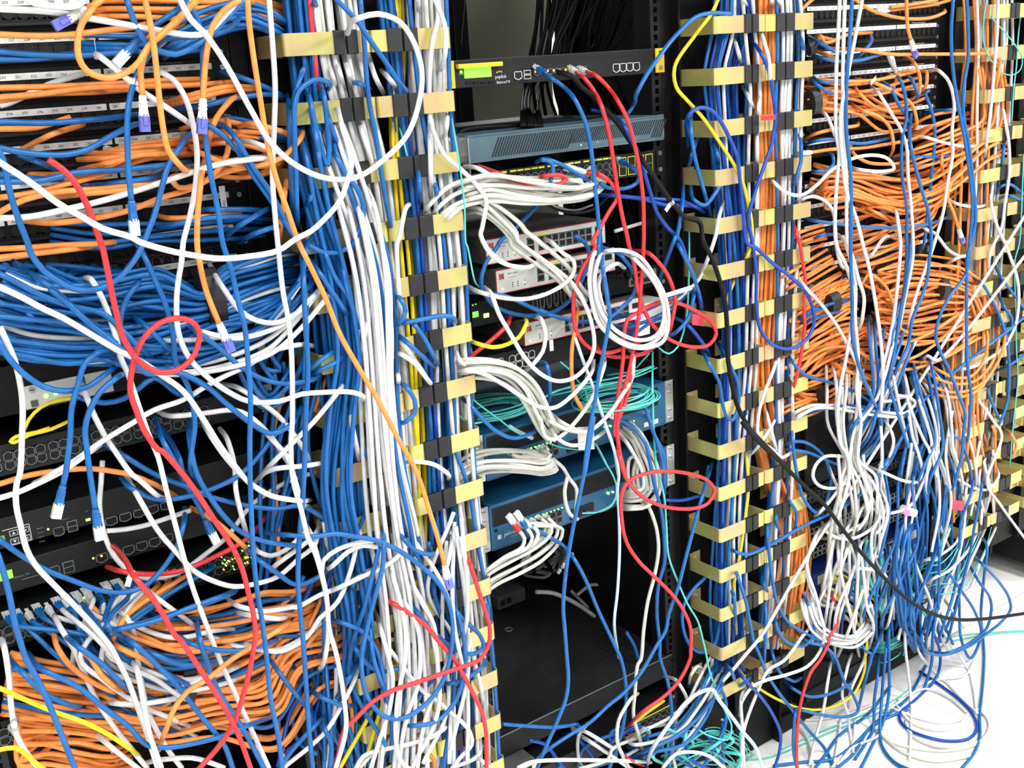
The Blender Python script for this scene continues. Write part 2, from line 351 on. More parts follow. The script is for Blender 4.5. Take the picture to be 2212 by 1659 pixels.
# switch with yellow trim
def switch(name,X,z1,z0,label,rows,x0p,x1p,M,yl=True,depth=260,cat='network switch',sfp=0,groups=4,ear=blk2,group=None,trim=trimg,gp=5):
    o=dev(name,X,z1,z0,label,cat,M,depth,3,ear,group=group)
    w=(x1p-x0p-gp*(groups-1))/groups
    for g in range(groups):
        a=x0p+g*(w+gp); n=max(2,int(round(w/14.5)))
        if rows==2:
            zc=(z0+z1)/2-2; ports(o,a,a+w,zc+.6,zc+13,n,trim,y=-3.4,gap=.08,flip=True,name='socket_row'); ports(o,a,a+w,zc-13,zc-.6,n,trim,y=-3.4,gap=.08,name='socket_row')
        else:
            zc=(z0+z1)/2-3; ports(o,a,a+w,zc-7,zc+7,n,trim,y=-3.4,gap=.08,name='socket_row')
        if yl:
            zt=z1-6; t=MB(); 
            for i in range(n): t.box(a+i*w/n+1,a+(i+1)*w/n-1.2,-3.6,-3,zt,zt+3,ylw)
            t.build('yellow_trim',o)
    for i in range(sfp):
        a=x1p+8+i*22; MB().box(a,a+18,-3.8,-3,z0+5,z1-6,ylw).box(a+1.4,a+16.6,-4.2,-3,z0+6.4,z1-7.4,hole).box(a+2,a+16,-4.5,-3,(z0+z1)/2-1.5,(z0+z1)/2,trimg).build('uplink_slot',o)
    return o
switch('network_switch',0,-182,-226.5,'black switch with yellow edged sockets under the slate appliance',2,40,360,blk2,sfp=4)
# white switches (front protrudes past the shelf)
def wswitch(X0,X1,z1,z0,lb,logo=True,n=8,prot=20):
    o=empty('compact_switch',(X0+X1)/2,-prot,z0,lb,'network switch','pale grey compact switches')
    MB().box(X0,X1,-prot+1,300,z0,z1,dgrey).build('chassis',o,bev=1.5)
    MB().box(X0,X1,-prot,-prot+2,z0,z1,offw).build('faceplate',o,bev=1)['label']='pale grey faceplate'
    MB().box(X0,X1,-prot-.7,-prot+1,z0,z0+1.3,redt).box(X0,X1,-prot-.7,-prot+1,z1-1.3,z1,redt).box(X0,X0+1.3,-prot-.7,-prot+1,z0,z1,redt).build('red_edge_trim',o)['label']='thin red edge trim'
    y=-prot-.4; zc=(z0+z1)/2
    w=X1-X0
    mb=MB().text('BROCADE',X0+26,z1-11,4.4,ink,y=y).text('VYATTA 5600',X0+26,z1-17,2.6,inkd,y=y)
    for i,(u,v,u1,v1) in enumerate([(8,-7,16,-13),(16,-13,8,-17),(8,-17,8,-7),(16,-7,10,-12),(10,-12,16,-17),(16,-17,16,-7)]):
        mb.tube([(X0+u,y-.3,z1+v),(X0+u1,y-.3,z1+v1)],.8,redt,4)
    mb.build('printed_logo',o)
    mb=MB().cyl(X0+13,z0+8,y-.4,y+.4,1.8,grn,8).cyl(X0+60,z0+13,y-.4,y+.4,1.5,grn,8)
    for i in range(3):
        for j in range(3): mb.box(X0+34+i*11+ (4 if i>1 else 0),X0+36+i*11+(4 if i>1 else 0),y-.2,y+.4,z0+8+j*3.5,z0+9.5+j*3.5,ink)
    mb.build('indicator_lights',o)
    a=X0+w*.33; ports(o,a,a+15,zc-13,zc-1,1,trimg,y=y,gap=0); ports(o,a,a+15,zc,zc+12,1,trimg,y=y,gap=0,flip=True)
    a=X0+w*.42; b=X1-w*.12
    ports(o,a,b,zc,zc+12,n,trimg,y=y,gap=.1,flip=True,name='socket_row'); ports(o,a,b,zc-13,zc-1,n,trimg,y=y,gap=.1,name='socket_row')
    MB().box(a,a+24,y-.2,y+.3,zc+13,zc+17,ylw).build('yellow_mark',o)
    MB().box(X1-w*.09,X1-w*.03,y-.5,y+.4,zc+1,zc+11,hole).build('uplink_slot',o)
    return o
wswitch(49,315,-292,-335,'upper pale grey switch with red edge trim, partly under white cables')
wswitch(66,336,-347,-389,'middle pale grey switch with red edge trim, set lower and right of the first')
wswitch(118,400,-449,-491,'lowest pale grey switch with red edge trim, above the black ten socket switch')
# black switch with green leds
o=dev('firewall_appliance',0,-398,-441,'black appliance with bright green lights between the pale grey switches','network appliance',blk,depth=300,prot=4,ear=blk,near=1)
a=un(*tp('Y',85,325),4); b=un(*tp('Y',215,340),4)
MB().box(a[0],a[0]+12,-5,-4,a[2]-8,a[2]+2,lcd).box(b[0]-6,b[0]+4,-6,-4,b[2]-4,b[2]+3,grn).cyl(a[0]+2,a[2]+14,-5,-4,1,grn,6).cyl(a[0]+8,a[2]+14.5,-5,-4,1,grn,6).build('indicator_lights',o)
a,b,c,d=rect('Y',20,220,170,380,4)
for i in range(2): ports(o,150+i*90,230+i*90,-436,-405,5,trimg,y=-4.6,gap=.3,name='socket_row')
MB().box(380,450,-8,-4,-430,-404,trimg).box(384,446,-9,-8,-426,-418,hole).cyl(400,-410,-9.5,-8,1.2,grn,6).cyl(412,-410,-9.5,-8,1.2,grn,6).cyl(424,-410,-9.5,-8,1.2,grn,6).build('module',o)
# tilted magenta lit device
o=empty('transceiver_box',430,-30,-500,'small box with glowing magenta light inside the white coil','converter')
MB().box(395,455,-30,60,-505,-462,offw).build('chassis',o,bev=1.5)
a=un(*tp('X',585,720),34); MB().box(a[0]-12,a[0]+14,-36,-30,a[2]-14,a[2]+14,mag).build('magenta_light',o)
# black switch ten sockets
o=dev('router_switch',0,-497,-541,'black router with a row of ten grey edged sockets above the blue firewalls','router',blk2,depth=300,prot=5,ear=blk2)
for t in ((188,735,262,805),(297,735,368,820)):
    a,b,c,d=rect('Y',*t,5); ports(o,a,b,c,d,1,trimw,y=-5.4,gap=0)
a,b,c,d=rect('Y',418,665,660,840,5); zc=(c+d)/2
ports(o,a,b,zc+.5,zc+14,4,trimw,y=-5.4,gap=.04,flip=True,name='socket_row'); ports(o,a,b,zc-14,zc-.5,4,trimw,y=-5.4,gap=.04,name='socket_row')
def mesh_holes(o,X0,X1,Z0,Z1,y,M,p=5.2,r=2.1,name='perforated_grille'):
    mb=MB(); j=0; z=Z0+r
    while z<Z1-r*.6:
        x=X0+r+(p/2 if j%2 else 0)
        while x<X1-r: mb.cyl(x,z,y-.25,y+.3,r,M,6); x+=p
        z+=p*.866; j+=1
    return mb.build(name,o)
mesh_holes(o,245,440,-535,-503,-5.4,hole,7,2.6)
# blue firewalls
for zt,lb,tg in ((-632,'upper deep blue firewall with honeycomb grille under the aqua fibre coil','PA-5020'),(-768,'lower deep blue firewall with honeycomb grille and white logo','PA-5020')):
    zb=zt-89
    o=dev('firewall',0,zt,zb,lb,'firewall',teal,depth=420,prot=14,ear=None,group='deep blue two unit firewalls')
    for x0,x1 in ((0,21),(461.6,482.6)):
        mb=MB().box(x0,x1,-12,-9,zb+1,zt-1,steel)
        for q in (.1,.3,.7,.9): screw(mb,(x0+x1)/2,zb+89*q,-12,4.6)
        mb.build('steel_ear',o)['label']='galvanised steel mounting ear'
    MB().box(27,440,-14.6,-14,zt-44,zt-7,teald).build('grille_backing',o)
    mesh_holes(o,29,438,zt-43,zt-8,-15,hole,5.6,2.35)
    mb=MB().box(23,459,-15.2,-14,zt-2.2,zt-.6,teal).box(23,459,-15.2,-14,zb+.6,zb+2,teal).cyl(33,zb+38,-16,-14,3.4,hole); mb.build('bezel_edge',o)
    MB().text('paloalto',50,zb+21,11,inkw,y=-14.6).text('NETWORKS',66,zb+15,3,inkw,y=-14.6).box(36,44,-14.7,-14,zb+19,zb+27,inkw).text(tg,400,zb+36,5,inkw,y=-14.6).box(400,438,-15,-14,zb+8,zb+17,lab).build('printed_logo',o)
    ports(o,112,186,zb+22,zb+35,5,trimg,y=-14.6,gap=.05,flip=True,name='socket_row'); ports(o,112,186,zb+8,zb+21,5,trimg,y=-14.6,gap=.05,name='socket_row')
    mb=MB()
    for i in range(9): mb.cyl(114+i*9,zb+37,-16,-14,1.4,grn,6)
    for i in range(2):
        for j in range(4): mb.cyl(366+i*8,zb+8+j*6.5,-15.6,-14,1.4,grn,6)
    mb.cyl(300,zb+34,-18,-14,2.6,grn).cyl(312,zb+33,-18,-14,2,grn)
    mb.build('indicator_lights',o)
    MB().box(205,262,-17,-14,zb+6,zb+26,blk2).box(208,232,-17.6,-17,zb+9,zb+22,hole).box(236,259,-17.6,-17,zb+9,zb+22,hole).build('module_slot',o)
# shelf and dark box below, power strips
o=empty('rack_computer',241,0,-1290,'large flat black computer lying at the bottom of the middle rack','computer')
MB().box(8,474,0,640,-1300,-1250,dusty).build('case',o,bev=2)
mb=MB()
for i in range(8): mb.box(330+i*9,333+i*9,-1,40,-1272,-1255,hole)
for i in range(7):
    for j in range(4): mb.box(330+i*16,340+i*16,60+j*16,64+j*16,-1250.2,-1249.4,hole)
mb.build('vent_slots',o)
MB().box(8,474,-1,0,-1252,-1250,trimg).build('front_lip',o)
mb=MB(); q=onz(*tp('P',232,380),-1250)
mb.tube([(q[0]+8*math.cos(a),q[1]+8*math.sin(a),-1248) for a in np.linspace(0,6.283,17)],2,trimg,6); mb.build('washer',o)
for (pa,pb,lb) in (((545,545),(815,425),'upper'),):
    pass
def strip(t,x0,x1,yb,z,lb,h=34,dp=55,sw=True):
    p=onz(*tp(t,x0,yb),z); q=onz(*tp(t,x1,yb),z)
    o=empty('power_strip',(p[0]+q[0])/2,(p[1]+q[1])/2,z,lb,'power strip'); a=min(p[0],q[0]); y=(p[1]+q[1])/2
    MB().box(a,a+abs(q[0]-p[0]),y,y+dp,z,z+h,dgrey).build('housing',o,bev=4)
    w=abs(q[0]-p[0]); mb=MB()
    for i in range(2): mb.box(a+w*(.12+.2*i),a+w*(.12+.2*i)+13,y-.8,y,z+10,z+24,hole)
    mb.build('outlets',o)
    if sw: MB().cyl(a+w*.62,z+20,y-2,y,4,mat('dull_red_switch',(.3,.02,.02),.5,noise=.1)).build('switch',o)
strip('P',130,372,255,-1250,'grey power strip with a red switch lying on the black computer')
strip('P',140,285,130,-1250,'dark grey power strip lying behind the one with the red switch',sw=False)
# bottom switches
o=dev('network_switch',0,-1345,-1390,'dark switch with yellow edged socket rows low in the middle rack','network switch',blk2,depth=260,prot=20)
for z in (-1372,-1386): ports(o,280,455,z,z+13,9,trimg,y=-20.5,gap=.08,name='socket_row')
MB().box(280,450,-20.6,-20,-1356,-1353,ylw).build('yellow_trim',o)
o=empty('compact_switch',70,-20,-1350,'pale grey switch corner with two dark sockets at the bottom edge','network switch')
MB().box(-6,72,-40,200,-1347,-1303,dgrey).build('chassis',o,bev=1.5); MB().box(-6,72,-42,-40,-1347,-1303,offw).build('faceplate',o,bev=1)
ports(o,40,58,-1342,-1327,1,hole,y=-42.4,gap=0); ports(o,40,58,-1325,-1310,1,hole,y=-42.4,gap=0)
# --- left rack equipment
switch('network_switch',-835,-228,-273,'black switch with half its sockets free under the numbered patch panels',2,-790,-415,blk2,yl=False,groups=4)
dev('router',-835,-300,-345,'black router behind the thick blue sheaf in the left rack','router',blk,prot=3)
o=dev('network_appliance',-835,-352,-420,'black appliance with a pale grey panel and two green lights in the left rack','network appliance',blk,prot=2,ear=steel)
MB().box(-702,-585,-5,-2,-416,-384,offw).build('grey_module',o,bev=.8)['label']='pale grey module'
a=un(*tp('E',315,1122),5); b=un(*tp('E',380,1105),5); c=un(*tp('E',215,1080),5)
mb=MB().cyl(a[0],a[2],-7,-5,2.6,grn).cyl(b[0],b[2],-7,-5,2.4,grn); screw(mb,c[0],c[2],-5,4); mb.box(c[0]-4,c[0]+5,-6,-5,c[2]-24,c[2]-15,dgrey); mb.build('indicator_lights',o)
switch('network_switch',-835,-456,-500,'black forty eight socket switch with free sockets in the left rack',2,-800,-455,blk2,yl=False,groups=6,ear=steel,gp=3)
MB()
o=dev('load_balancer',-835,-556,-600,'black load balancer with white arrow keys and a row of outlined sockets','network appliance',blk2,prot=4,ear=blk)
mb=MB()
a,b,c,d=rect('I',20,750,215,870,4)
for q in ((a,b,d-.8,d),(a,b,c,c+.8),(b-.8,b,c,d)): mb.box(q[0],q[1],-4.8,-4,q[2],q[3],inkw)
for x_,y_ in ((92,793),(100,848),(168,772),(180,826)):
    p=un(*tp('I',x_,y_),4); mb.box(p[0]-5.2,p[0]+5.2,-4.8,-4,p[2]-3.8,p[2]+3.8,inkw).box(p[0]-4.5,p[0]+4.5,-5,-4,p[2]-3.1,p[2]+3.1,blk2)
    s_=1 if y_ in(793,) else -1
    if x_<150: mb.poly([(p[0]-2.4,p[2]-1.6*s_),(p[0]+2.4,p[2]-1.6*s_),(p[0],p[2]+2*s_)],-5.4,-4.9,inkw)
    else: mb.poly([(p[0]-2,p[2]-1.4),(p[0]+2,p[2]-1.4),(p[0]+2,p[2]+1.4)],-5.4,-4.9,inkw)
p=un(*tp('I',250,770),4)
for i,t_ in enumerate(('Bypass','Power','HDD','Status')): mb.text(t_,p[0],p[2]-i*6.6,3.2,inkd,y=-4.5)
mb.text('Console',p[0]+34,p[2]+3,2.8,inkd,y=-4.5).text('USB',p[0]+66,p[2]+6,2.8,inkd,y=-4.5)
mb.build('printed_keys',o)
p=un(*tp('I',328,768),4); q=un(*tp('I',600,702),4); r_=un(*tp('I',0,830),4)
MB().cyl(p[0],p[2],-5,-4,1.5,grn,8).box(q[0]-3,q[0]+3,-6,-4,q[2]-1.5,q[2]+1.5,grn).box(r_[0]-20,r_[0]+6,-5,-4,r_[2]-6,r_[2]+3,mat('olive_lcd',(.12,.25,.02),.4,emit=.3)).build('indicator_lights',o)
a,b,c,d=rect('I',362,752,440,815,4); ports(o,a,b,c,d,1,trimg,y=-4.4,gap=0)
a,b,c,d=rect('I',458,708,530,785,4); zc=(c+d)/2
MB().box(a,b,-4.8,-4,c,d,trimg).box(a+1.3,b-1.3,-5.2,-4,c+1.3,zc-.8,hole).box(a+1.3,b-1.3,-5.2,-4,zc+.8,d-1.3,hole).build('usb_sockets',o)
a,b,c,d=rect('I',700,630,1180,690,4); zc=(c+d)/2; ports(o,a,b+2,zc-7,zc+6,5,trimg,y=-4.4,gap=.12)
o=dev('load_balancer',-835,-622,-666,'black load balancer with a bright green display at the left photo edge','network appliance',blk2,prot=4,ear=blk)
a,b,c,d=rect('I',-60,1060,90,1120,4); MB().box(a-10,b,-5,-4,c,d,lcd).build('display',o)
p=un(*tp('I',100,1100),4); mb=MB().text('Balance 700',p[0],p[2]-1,4,inkd,y=-4.4).box(p[0]+8,p[0]+50,-4.6,-4,p[2]-6,p[2]-5.4,inkd); mb.build('printed_logo',o)
a,b,c,d=rect('I',335,1020,410,1080,4); ports(o,a,b,c,d,1,trimg,y=-4.4,gap=0)
a,b,c,d=rect('I',428,985,508,1065,4); zc=(c+d)/2
MB().box(a,b,-4.8,-4,c,d,trimg).box(a+1.3,b-1.3,-5.2,-4,c+1.3,zc-.8,hole).box(a+1.3,b-1.3,-5.2,-4,zc+.8,d-1.3,hole).build('usb_sockets',o)
a,b,c,d=rect('I',635,850,1190,950,4); zc=(c+d)/2; ports(o,a,b+2,zc-7,zc+7,6,trimg,y=-4.4,gap=.12)
p=un(*tp('I',636,966),4); q=un(*tp('I',692,950),4); MB().cyl(p[0],p[2],-5,-4,1.5,amb,8).cyl(q[0],q[2],-5,-4,1.5,amb,8).build('indicator_lights',o)
o=switch('network_switch',-835,-700,-745,'black switch full of blue and white plugs low in the left rack',2,-800,-400,blk2,yl=False,groups=4)
mb=MB()
for i in range(16):
    x=-800+i*25+random.uniform(-4,4); mb.cyl(x,-705,-5,-3,1.4,random.choice([grn,grn,amb]),6)
for i in range(30): mb.cyl(random.uniform(-470,-420),random.uniform(-736,-708),-7,-3,.9,random.choice([grn,grn,amb]),6)
mb.build('indicator_lights',o)
o=switch('network_switch',-835,-848,-893,'black switch at the bottom left corner with white booted orange cables',2,-820,-440,blk2,yl=False,groups=4)
MB().cyl(-770,-853,-5,-3,2,amb,8).cyl(-745,-850,-5,-3,1.6,grn,8).cyl(-735,-852,-5,-3,1.2,grn,8).build('indicator_lights',o)
# --- right rack equipment
def sw2(z1,z0,lb,**k): return switch('network_switch',868,z1,z0,lb,2,905,1290,blk2,groups=4,**k)
sw2(-487,-531,'black yellow lettered switch below the patch panels of the right rack')
sw2(-548,-592,'black switch with the upper comb of orange cables in the right rack')
sw2(-640,-684,'black switch with the lower comb of orange cables in the right rack',yl=False)
o=dev('rack_server',868,-800,-985,'tall black server with square mesh front in the right rack','server',blk2,depth=500,prot=12,ear=blk)
mesh_holes(o,925,1120,-950,-830,-12.4,hole,7,2.6); MB().box(1140,1310,-14,-12,-970,-815,blk).build('side_bay',o)
for i,z in enumerate((-995,-1041,-1087,-1140)):
    sw2(z,z-44,'%s black switch under the mesh fronted server in the right rack'%('topmost','second','third','lowest')[i],yl=False,trim=trimw if i>1 else trimg)
o=MB()
for i,(zt,lb) in enumerate(((-1192,'upper royal blue and silver firewall low in the right rack'),(-1262,'lower royal blue and silver firewall with a white printed name'))):
    o=dev('firewall',868,zt,zt-66,lb,'firewall',juni,depth=350,prot=40-15*i,ear=steel,group='royal blue firewalls')
    y=-(40-15*i)
    MB().box(905,1290,y-1,y,zt-30,zt-8,offw).build('silver_band',o,bev=1)['label']='silver band'
    MB().text('Juniper',985,zt-56,18,inkw,y=y-.6).build('printed_logo',o)
    MB().box(1090,1230,y-2,y-1,zt-26,zt-12,hole).build('module_slots',o)
o=dev('backup_battery',868,-1350,-1540,'wide plain black battery cabinet at the foot of the right rack','battery unit',blk,depth=600,prot=30,ear=None,x0=4,x1=478)
MB().box(880,1338,-33,-30,-1530,-1500,blk2).build('front_lip',o,bev=1)
# low plastic covers on the floor behind the cables
p=onz(2030,1330,-1610)
# ---------------------------------------------------------------- cables
FLOOR=-1606.5
def pt3(px,py,d):
    p=un(px,py,d)
    if p[2]<FLOOR or d<-9000: p=onz(px,py,FLOOR+random.uniform(0,2))
    return p
def parse(path,d):
    pts=[]; t='Z'; w=1.; sw=False
    for tok in path.split():
        if tok in TL: t=tok; sw=True
        elif tok[0]=='@': d=-9999 if tok[1]=='f' else float(tok[1:])
        elif tok[0]=='~': w=float(tok[1:])
        else:
            x,y=tok.split(','); px,py=tp(t,float(x),float(y))
            while sw and len(pts)>1 and abs(px-pts[-1][0])+abs(py-pts[-1][1])<110 and (px-pts[-1][0])*(pts[-1][0]-pts[-2][0])+(py-pts[-1][1])*(pts[-1][1]-pts[-2][1])<.25*math.hypot(px-pts[-1][0],py-pts[-1][1])*math.hypot(pts[-1][0]-pts[-2][0],pts[-1][1]-pts[-2][1]): pts.pop()
            sw=False; pts.append((px,py,d,w))
    return pts
def crom(P,step=9.):
    P=[np.array(p,float) for p in P]
    if len(P)<3: P=[P[0],(P[0]+P[-1])/2,P[-1]]
    Q=[2*P[0]-P[1]]+P+[2*P[-1]-P[-2]]; out=[]
    for i in range(1,len(Q)-2):
        a,b,c,d=Q[i-1:i+3]; L=np.linalg.norm(c-b); n=max(2,min(16,int(L/step)))
        ta=max(1e-3,np.linalg.norm(b-a))**.5; tb=max(1e-3,L)**.5; tc=max(1e-3,np.linalg.norm(d-c))**.5
        t0,t1=0,ta; t2=t1+tb; t3=t2+tc
        for k in range(n):
            t=t1+(t2-t1)*k/n
            A1=(t1-t)/(t1-t0)*a+(t-t0)/(t1-t0)*b; A2=(t2-t)/(t2-t1)*b+(t-t1)/(t2-t1)*c; A3=(t3-t)/(t3-t2)*c+(t-t2)/(t3-t2)*d
            B1=(t2-t)/(t2-t0)*A1+(t-t0)/(t2-t0)*A2; B2=(t3-t)/(t3-t1)*A2+(t-t1)/(t3-t1)*A3
            out.append((t2-t)/(t2-t1)*B1+(t-t1)/(t2-t1)*B2)
    out.append(P[-1]); out=np.array(out); out[:,2]=np.maximum(out[:,2],FLOOR-1); return out
def obox(mb,c,ax,dims,M):
    k=len(mb.v); a,b,d=ax; 
    for s1 in (-1,1):
        for s2 in (-1,1):
            for s3 in (-1,1): mb.v.append(tuple(c+a*s1*dims[0]/2+b*s2*dims[1]/2+d*s3*dims[2]/2))
    mb.f += [tuple(k+i for i in q) for q in ((0,1,3,2),(4,6,7,5),(0,4,5,1),(2,3,7,6),(0,2,6,4),(1,5,7,3))]; mb.mi += [mb.m(M)]*6
def plug(parent,p,t,kind,detail=True):
    t=np.array(t,float); t/=np.linalg.norm(t); bm_,pm={'w':(CM['w'],blueplug),'b':(CM['b'],clear),'c':(CM['w'],clear),'g':(CM['g'],clear),'n':(CM['n'],clear),'r':(CM['r'],clear),'k':(CM['k'],CM['k'])}[kind]
    v=np.array([0,-1,0.]); v=v-t*(v@t)
    if np.linalg.norm(v)<.2: v=np.array([0,0,1.])-t*t[2]
    v/=np.linalg.norm(v); s_=np.cross(t,v)
    mb=MB(); L=24; prof=[(0,4.2),(.08,4.6),(.3,4.8),(.3,5.6),(.38,5.6),(.38,4.9),(.46,4.9),(.46,5.8),(.54,5.8),(.54,5.1),(.62,5.3),(1,6.3)] if detail else [(0,4.2),(.5,5),(1,6.2)]
    mb.tube([p+t*L*a for a,_ in prof],[r for _,r in prof],bm_,8); mb.build('strain_relief_boot',parent,smooth=False)
    mb=MB(); c=p+t*(L+8.5); obox(mb,c,(t,s_,v),(19,11.6,7.2),pm); obox(mb,p+t*(L+4)+v*5.2,(t,s_,v),(13,5,1.2),pm)
    if detail:
        for i in range(8): obox(mb,p+t*(L+14)-v*3.8+s_*(i-3.5)*1.1,(t,s_,v),(6,.5,.4),gold)
    mb.build('connector',parent,bev=.5 if detail else 0)
def flag(parent,p,t,L=20,hh=8,M=None):
    t=np.array(t,float);t/=np.linalg.norm(t); v=np.array([0,-1,0.]); v-=t*(v@t); v/=np.linalg.norm(v)+1e-9; s_=np.cross(t,v)
    mb=MB(); mb.tube([p-t*hh/2,p+t*hh/2],4.4,M or lab,8); obox(mb,p+s_*(L/2+2),(t,s_,v),(hh,L,.5),M or lab); mb.build('label_flag',parent)
ZN=[((950,60,1450,205),'the load balancer'),((980,205,1450,315),'the slate appliance'),((960,315,1450,425),'the yellow edged switch'),
((1000,425,1330,640),'the pale switches'),((1270,560,1450,780),'the white coil'),((960,640,1330,830),'the black router'),((960,830,1450,1190),'the blue firewalls'),((1080,1190,1460,1460),'the black computer'),((1000,1460,1560,1659),'the middle floor clutter'),
((440,0,1090,400),'the upper left rings'),((560,400,1090,1000),'the middle left rings'),((600,1000,1090,1659),'the lower left rings'),
((0,0,600,560),'the numbered panels'),((0,560,600,780),'the thick blue sheaf'),((0,780,600,1050),'the free socket switch'),((0,1050,600,1300),'the outlined sockets'),((0,1300,640,1659),'the bottom left nest'),
((1430,0,1760,500),'the upper middle rings'),((1430,500,1760,1000),'the central middle rings'),((1430,1000,1760,1440),'the lower middle rings'),
((1720,0,2060,560),'the right patch panels'),((1720,560,2060,860),'the orange combs'),((1720,860,2060,1180),'the right switch stack'),((1720,1180,2060,1420),'the royal blue firewalls'),
((2060,0,2400,700),'the upper right rings'),((2060,700,2400,1180),'the lower right rings')]
def zone(px,py):
    if py<=6: return 'the top edge'
    if px<=6: return 'the left edge'
    if py>=1650: return 'the bottom edge'
    if px>=2206: return 'the right edge'
    for (a,b,c,d),n in ZN:
        if a<=px<=c and b<=py<=d: return n
    return 'the pale floor'
AUTO=[]
PEND=[]; CNT={}
def cable(col,pts3,r=3.7,label=None,group=None,px=None,start=None,end=None,flags=(),detail=True,name=None,n=8,cat='cable'):
    name=name or CN[col].replace(' ','_')+'_cable'; CNT[col]=CNT.get(col,0)+1
    C=crom(pts3); mb=MB(); mb.tube(C,r,CM[col],n); o=mb.build(name,smooth=True)
    o['category']=cat
    if group: o['group']=group
    if label: o['label']=label
    else: AUTO.append((o,col,px))
    if end: plug(o,C[-1],C[-1]-C[-3],end,detail)
    if start=='Y' : pass
    elif start: plug(o,C[0],(C[0]-C[2]),start,detail)
    for f_,L in flags:
        i=int(f_*(len(C)-1)); flag(o,C[i],C[min(i+1,len(C)-1)]-C[max(i-1,0)],L)
    return o
ties=[]
def hero(line):
    f=[a.strip() for a in line.split('|')]; spec=f[0].split(); col=spec[0]; d=150; r=3.7; st=en=None; fl=[]; name='network_cable'; cat='cable'
    for s_ in spec[1:]:
        if s_[0]=='@': d=-9999
        elif s_[0]=='d': d=float(s_[1:])
        elif s_[0]=='r': r=float(s_[1:])
        elif s_[0]=='e': en=s_[1:]
        elif s_[0]=='s': st=s_[1:]
        elif s_[0]=='f': fl.append((float(s_[1:]),18))
    pts=parse(f[2],d); j=random.uniform(-3,3)
    P=[pt3(x,y,dd if dd<-9000 else dd+j) for x,y,dd,_ in pts]
    if '@' not in f[2].replace('@f','') :
        for i,fl_ in ((0,st),(-1,en)):
            x,y,dd,_=pts[i]
            if fl_ is None and dd>60 and 5<x<2207 and 5<y<1654: P[i]=pt3(x,y,14.)
    if col in 'tyl' and r==3.7: r={'t':1.6,'y':3.2,'l':3.2}[col]
    cable(col,P,r,f[1] or None,px=(pts[0],pts[-1],np.mean([q[0] for q in pts]),np.mean([q[1] for q in pts])),start=st,end=en,flags=fl)
def bundle(line):
    f=[a.strip() for a in line.split('|')]; cols,n,wd,d0,d1,amp=f[0].split(); n=int(n); wd=float(wd); d0=float(d0); d1=float(d1); amp=float(amp)
    fan=None; lab_=f[1]; pts=parse(f[2],0)
    if len(f)>3 and f[3]: fan=parse(f[3],0)
    pk=f[4] if len(f)>4 else ''
    X=np.array([(p[0],p[1]) for p in pts]); T=np.gradient(X,axis=0); T/=np.linalg.norm(T,axis=1)[:,None]+1e-9; N=np.stack([-T[:,1],T[:,0]],1)
    dd=np.array([p[2] for p in pts]); ww=np.array([p[3] for p in pts]); m=len(pts)
    order=list(range(n)); random.shuffle(order)
    for k in range(n):
        u=((order[k]+.5)/n*2-1)*wd+random.uniform(-1,1)*wd/n; base=random.uniform(d0,d1); ph=random.uniform(0,6.28); ph2=random.uniform(0,6.28); a1=random.uniform(.3,1)*amp; fr=random.uniform(.6,1.5)
        P=[]
        fr_=(k+.5)/n
        if fan:
            fx=fan[0][0]*(1-fr_)+fan[1][0]*fr_; fy=fan[0][1]*(1-fr_)+fan[1][1]*fr_+random.uniform(-5,5)
            P.append(un(fx,fy,26)); P.append(un(fx+2,fy+3,44))
            u=(fr_*2-1)*wd*.9 if f[5:]==['keep'] else u
        for i in range(m):
            s_=i/(m-1.) if m>1 else 0
            off=u*ww[i]+a1*math.sin(ph+fr*6.28*s_)*(1 if m<4 else 1); dep=base+dd[i]+5*math.sin(ph2+fr*5*s_)
            P.append(pt3(X[i][0]+N[i][0]*off,X[i][1]+N[i][1]*off+a1*.5*math.cos(ph2+5*s_),dep))
        col=random.choice(cols); r=1.5 if col=='t' else (3.1 if col=='y' else 3.6)
        if not fan:
            x,y=X[0]; 
            if 5<x<2207 and 5<y<1654: P[0]=pt3(x+N[0][0]*u*ww[0],y+N[0][1]*u*ww[0],14.)
        x,y=X[-1]
        if 5<x<2207 and 5<y<1654: P[-1]=pt3(x+N[-1][0]*u*ww[-1],y+N[-1][1]*u*ww[-1],14.)
        PEND.append((col,P,r,'%s network cable %s'%(CN[col],lab_),'%s cables %s'%(CN[col],lab_),(pk or random.choice('bbcg')) if fan else None,base+float(np.mean(dd))+(60 if fan else 0)+random.uniform(-15,15)))
def tangle(line):
    f=[a.strip() for a in line.split('|')]; cols,n,d0,d1=f[0].split(); n=int(n); q=[float(a) for a in f[2].split()]
    x0,y0,x1,y1=q
    for k in range(n):
        m=random.choice((4,4,5)); P=[]; x=random.uniform(x0,x1); dr=random.uniform(-1,1)
        for i in range(m):
            s_=i/(m-1.); y=y0+(y1-y0)*s_+random.uniform(-.1,.1)*(y1-y0)
            x=min(x1,max(x0,x+random.uniform(-.24,.24)*(x1-x0)+dr*.1*(x1-x0)))
            P.append(pt3(x,y,random.uniform(float(d0),float(d1))))
        col=random.choice(cols)
        PEND.append((col,P,3.6,'%s network cable %s'%(CN[col],f[1]),'%s cables %s'%(CN[col],f[1]),None,(float(d0)+float(d1))/2+random.uniform(-20,20)))
def run(txt):
    for l in txt.strip().split('\n'):
        l=l.strip()
        if not l or l[0]=='#': continue
        try: (bundle if l[0:2]=='B:' else tangle if l[0:2]=='T:' else hero)(l[2:] if l[1]==':' else l)
        except Exception as e: print('BAD LINE',l[:80],e)

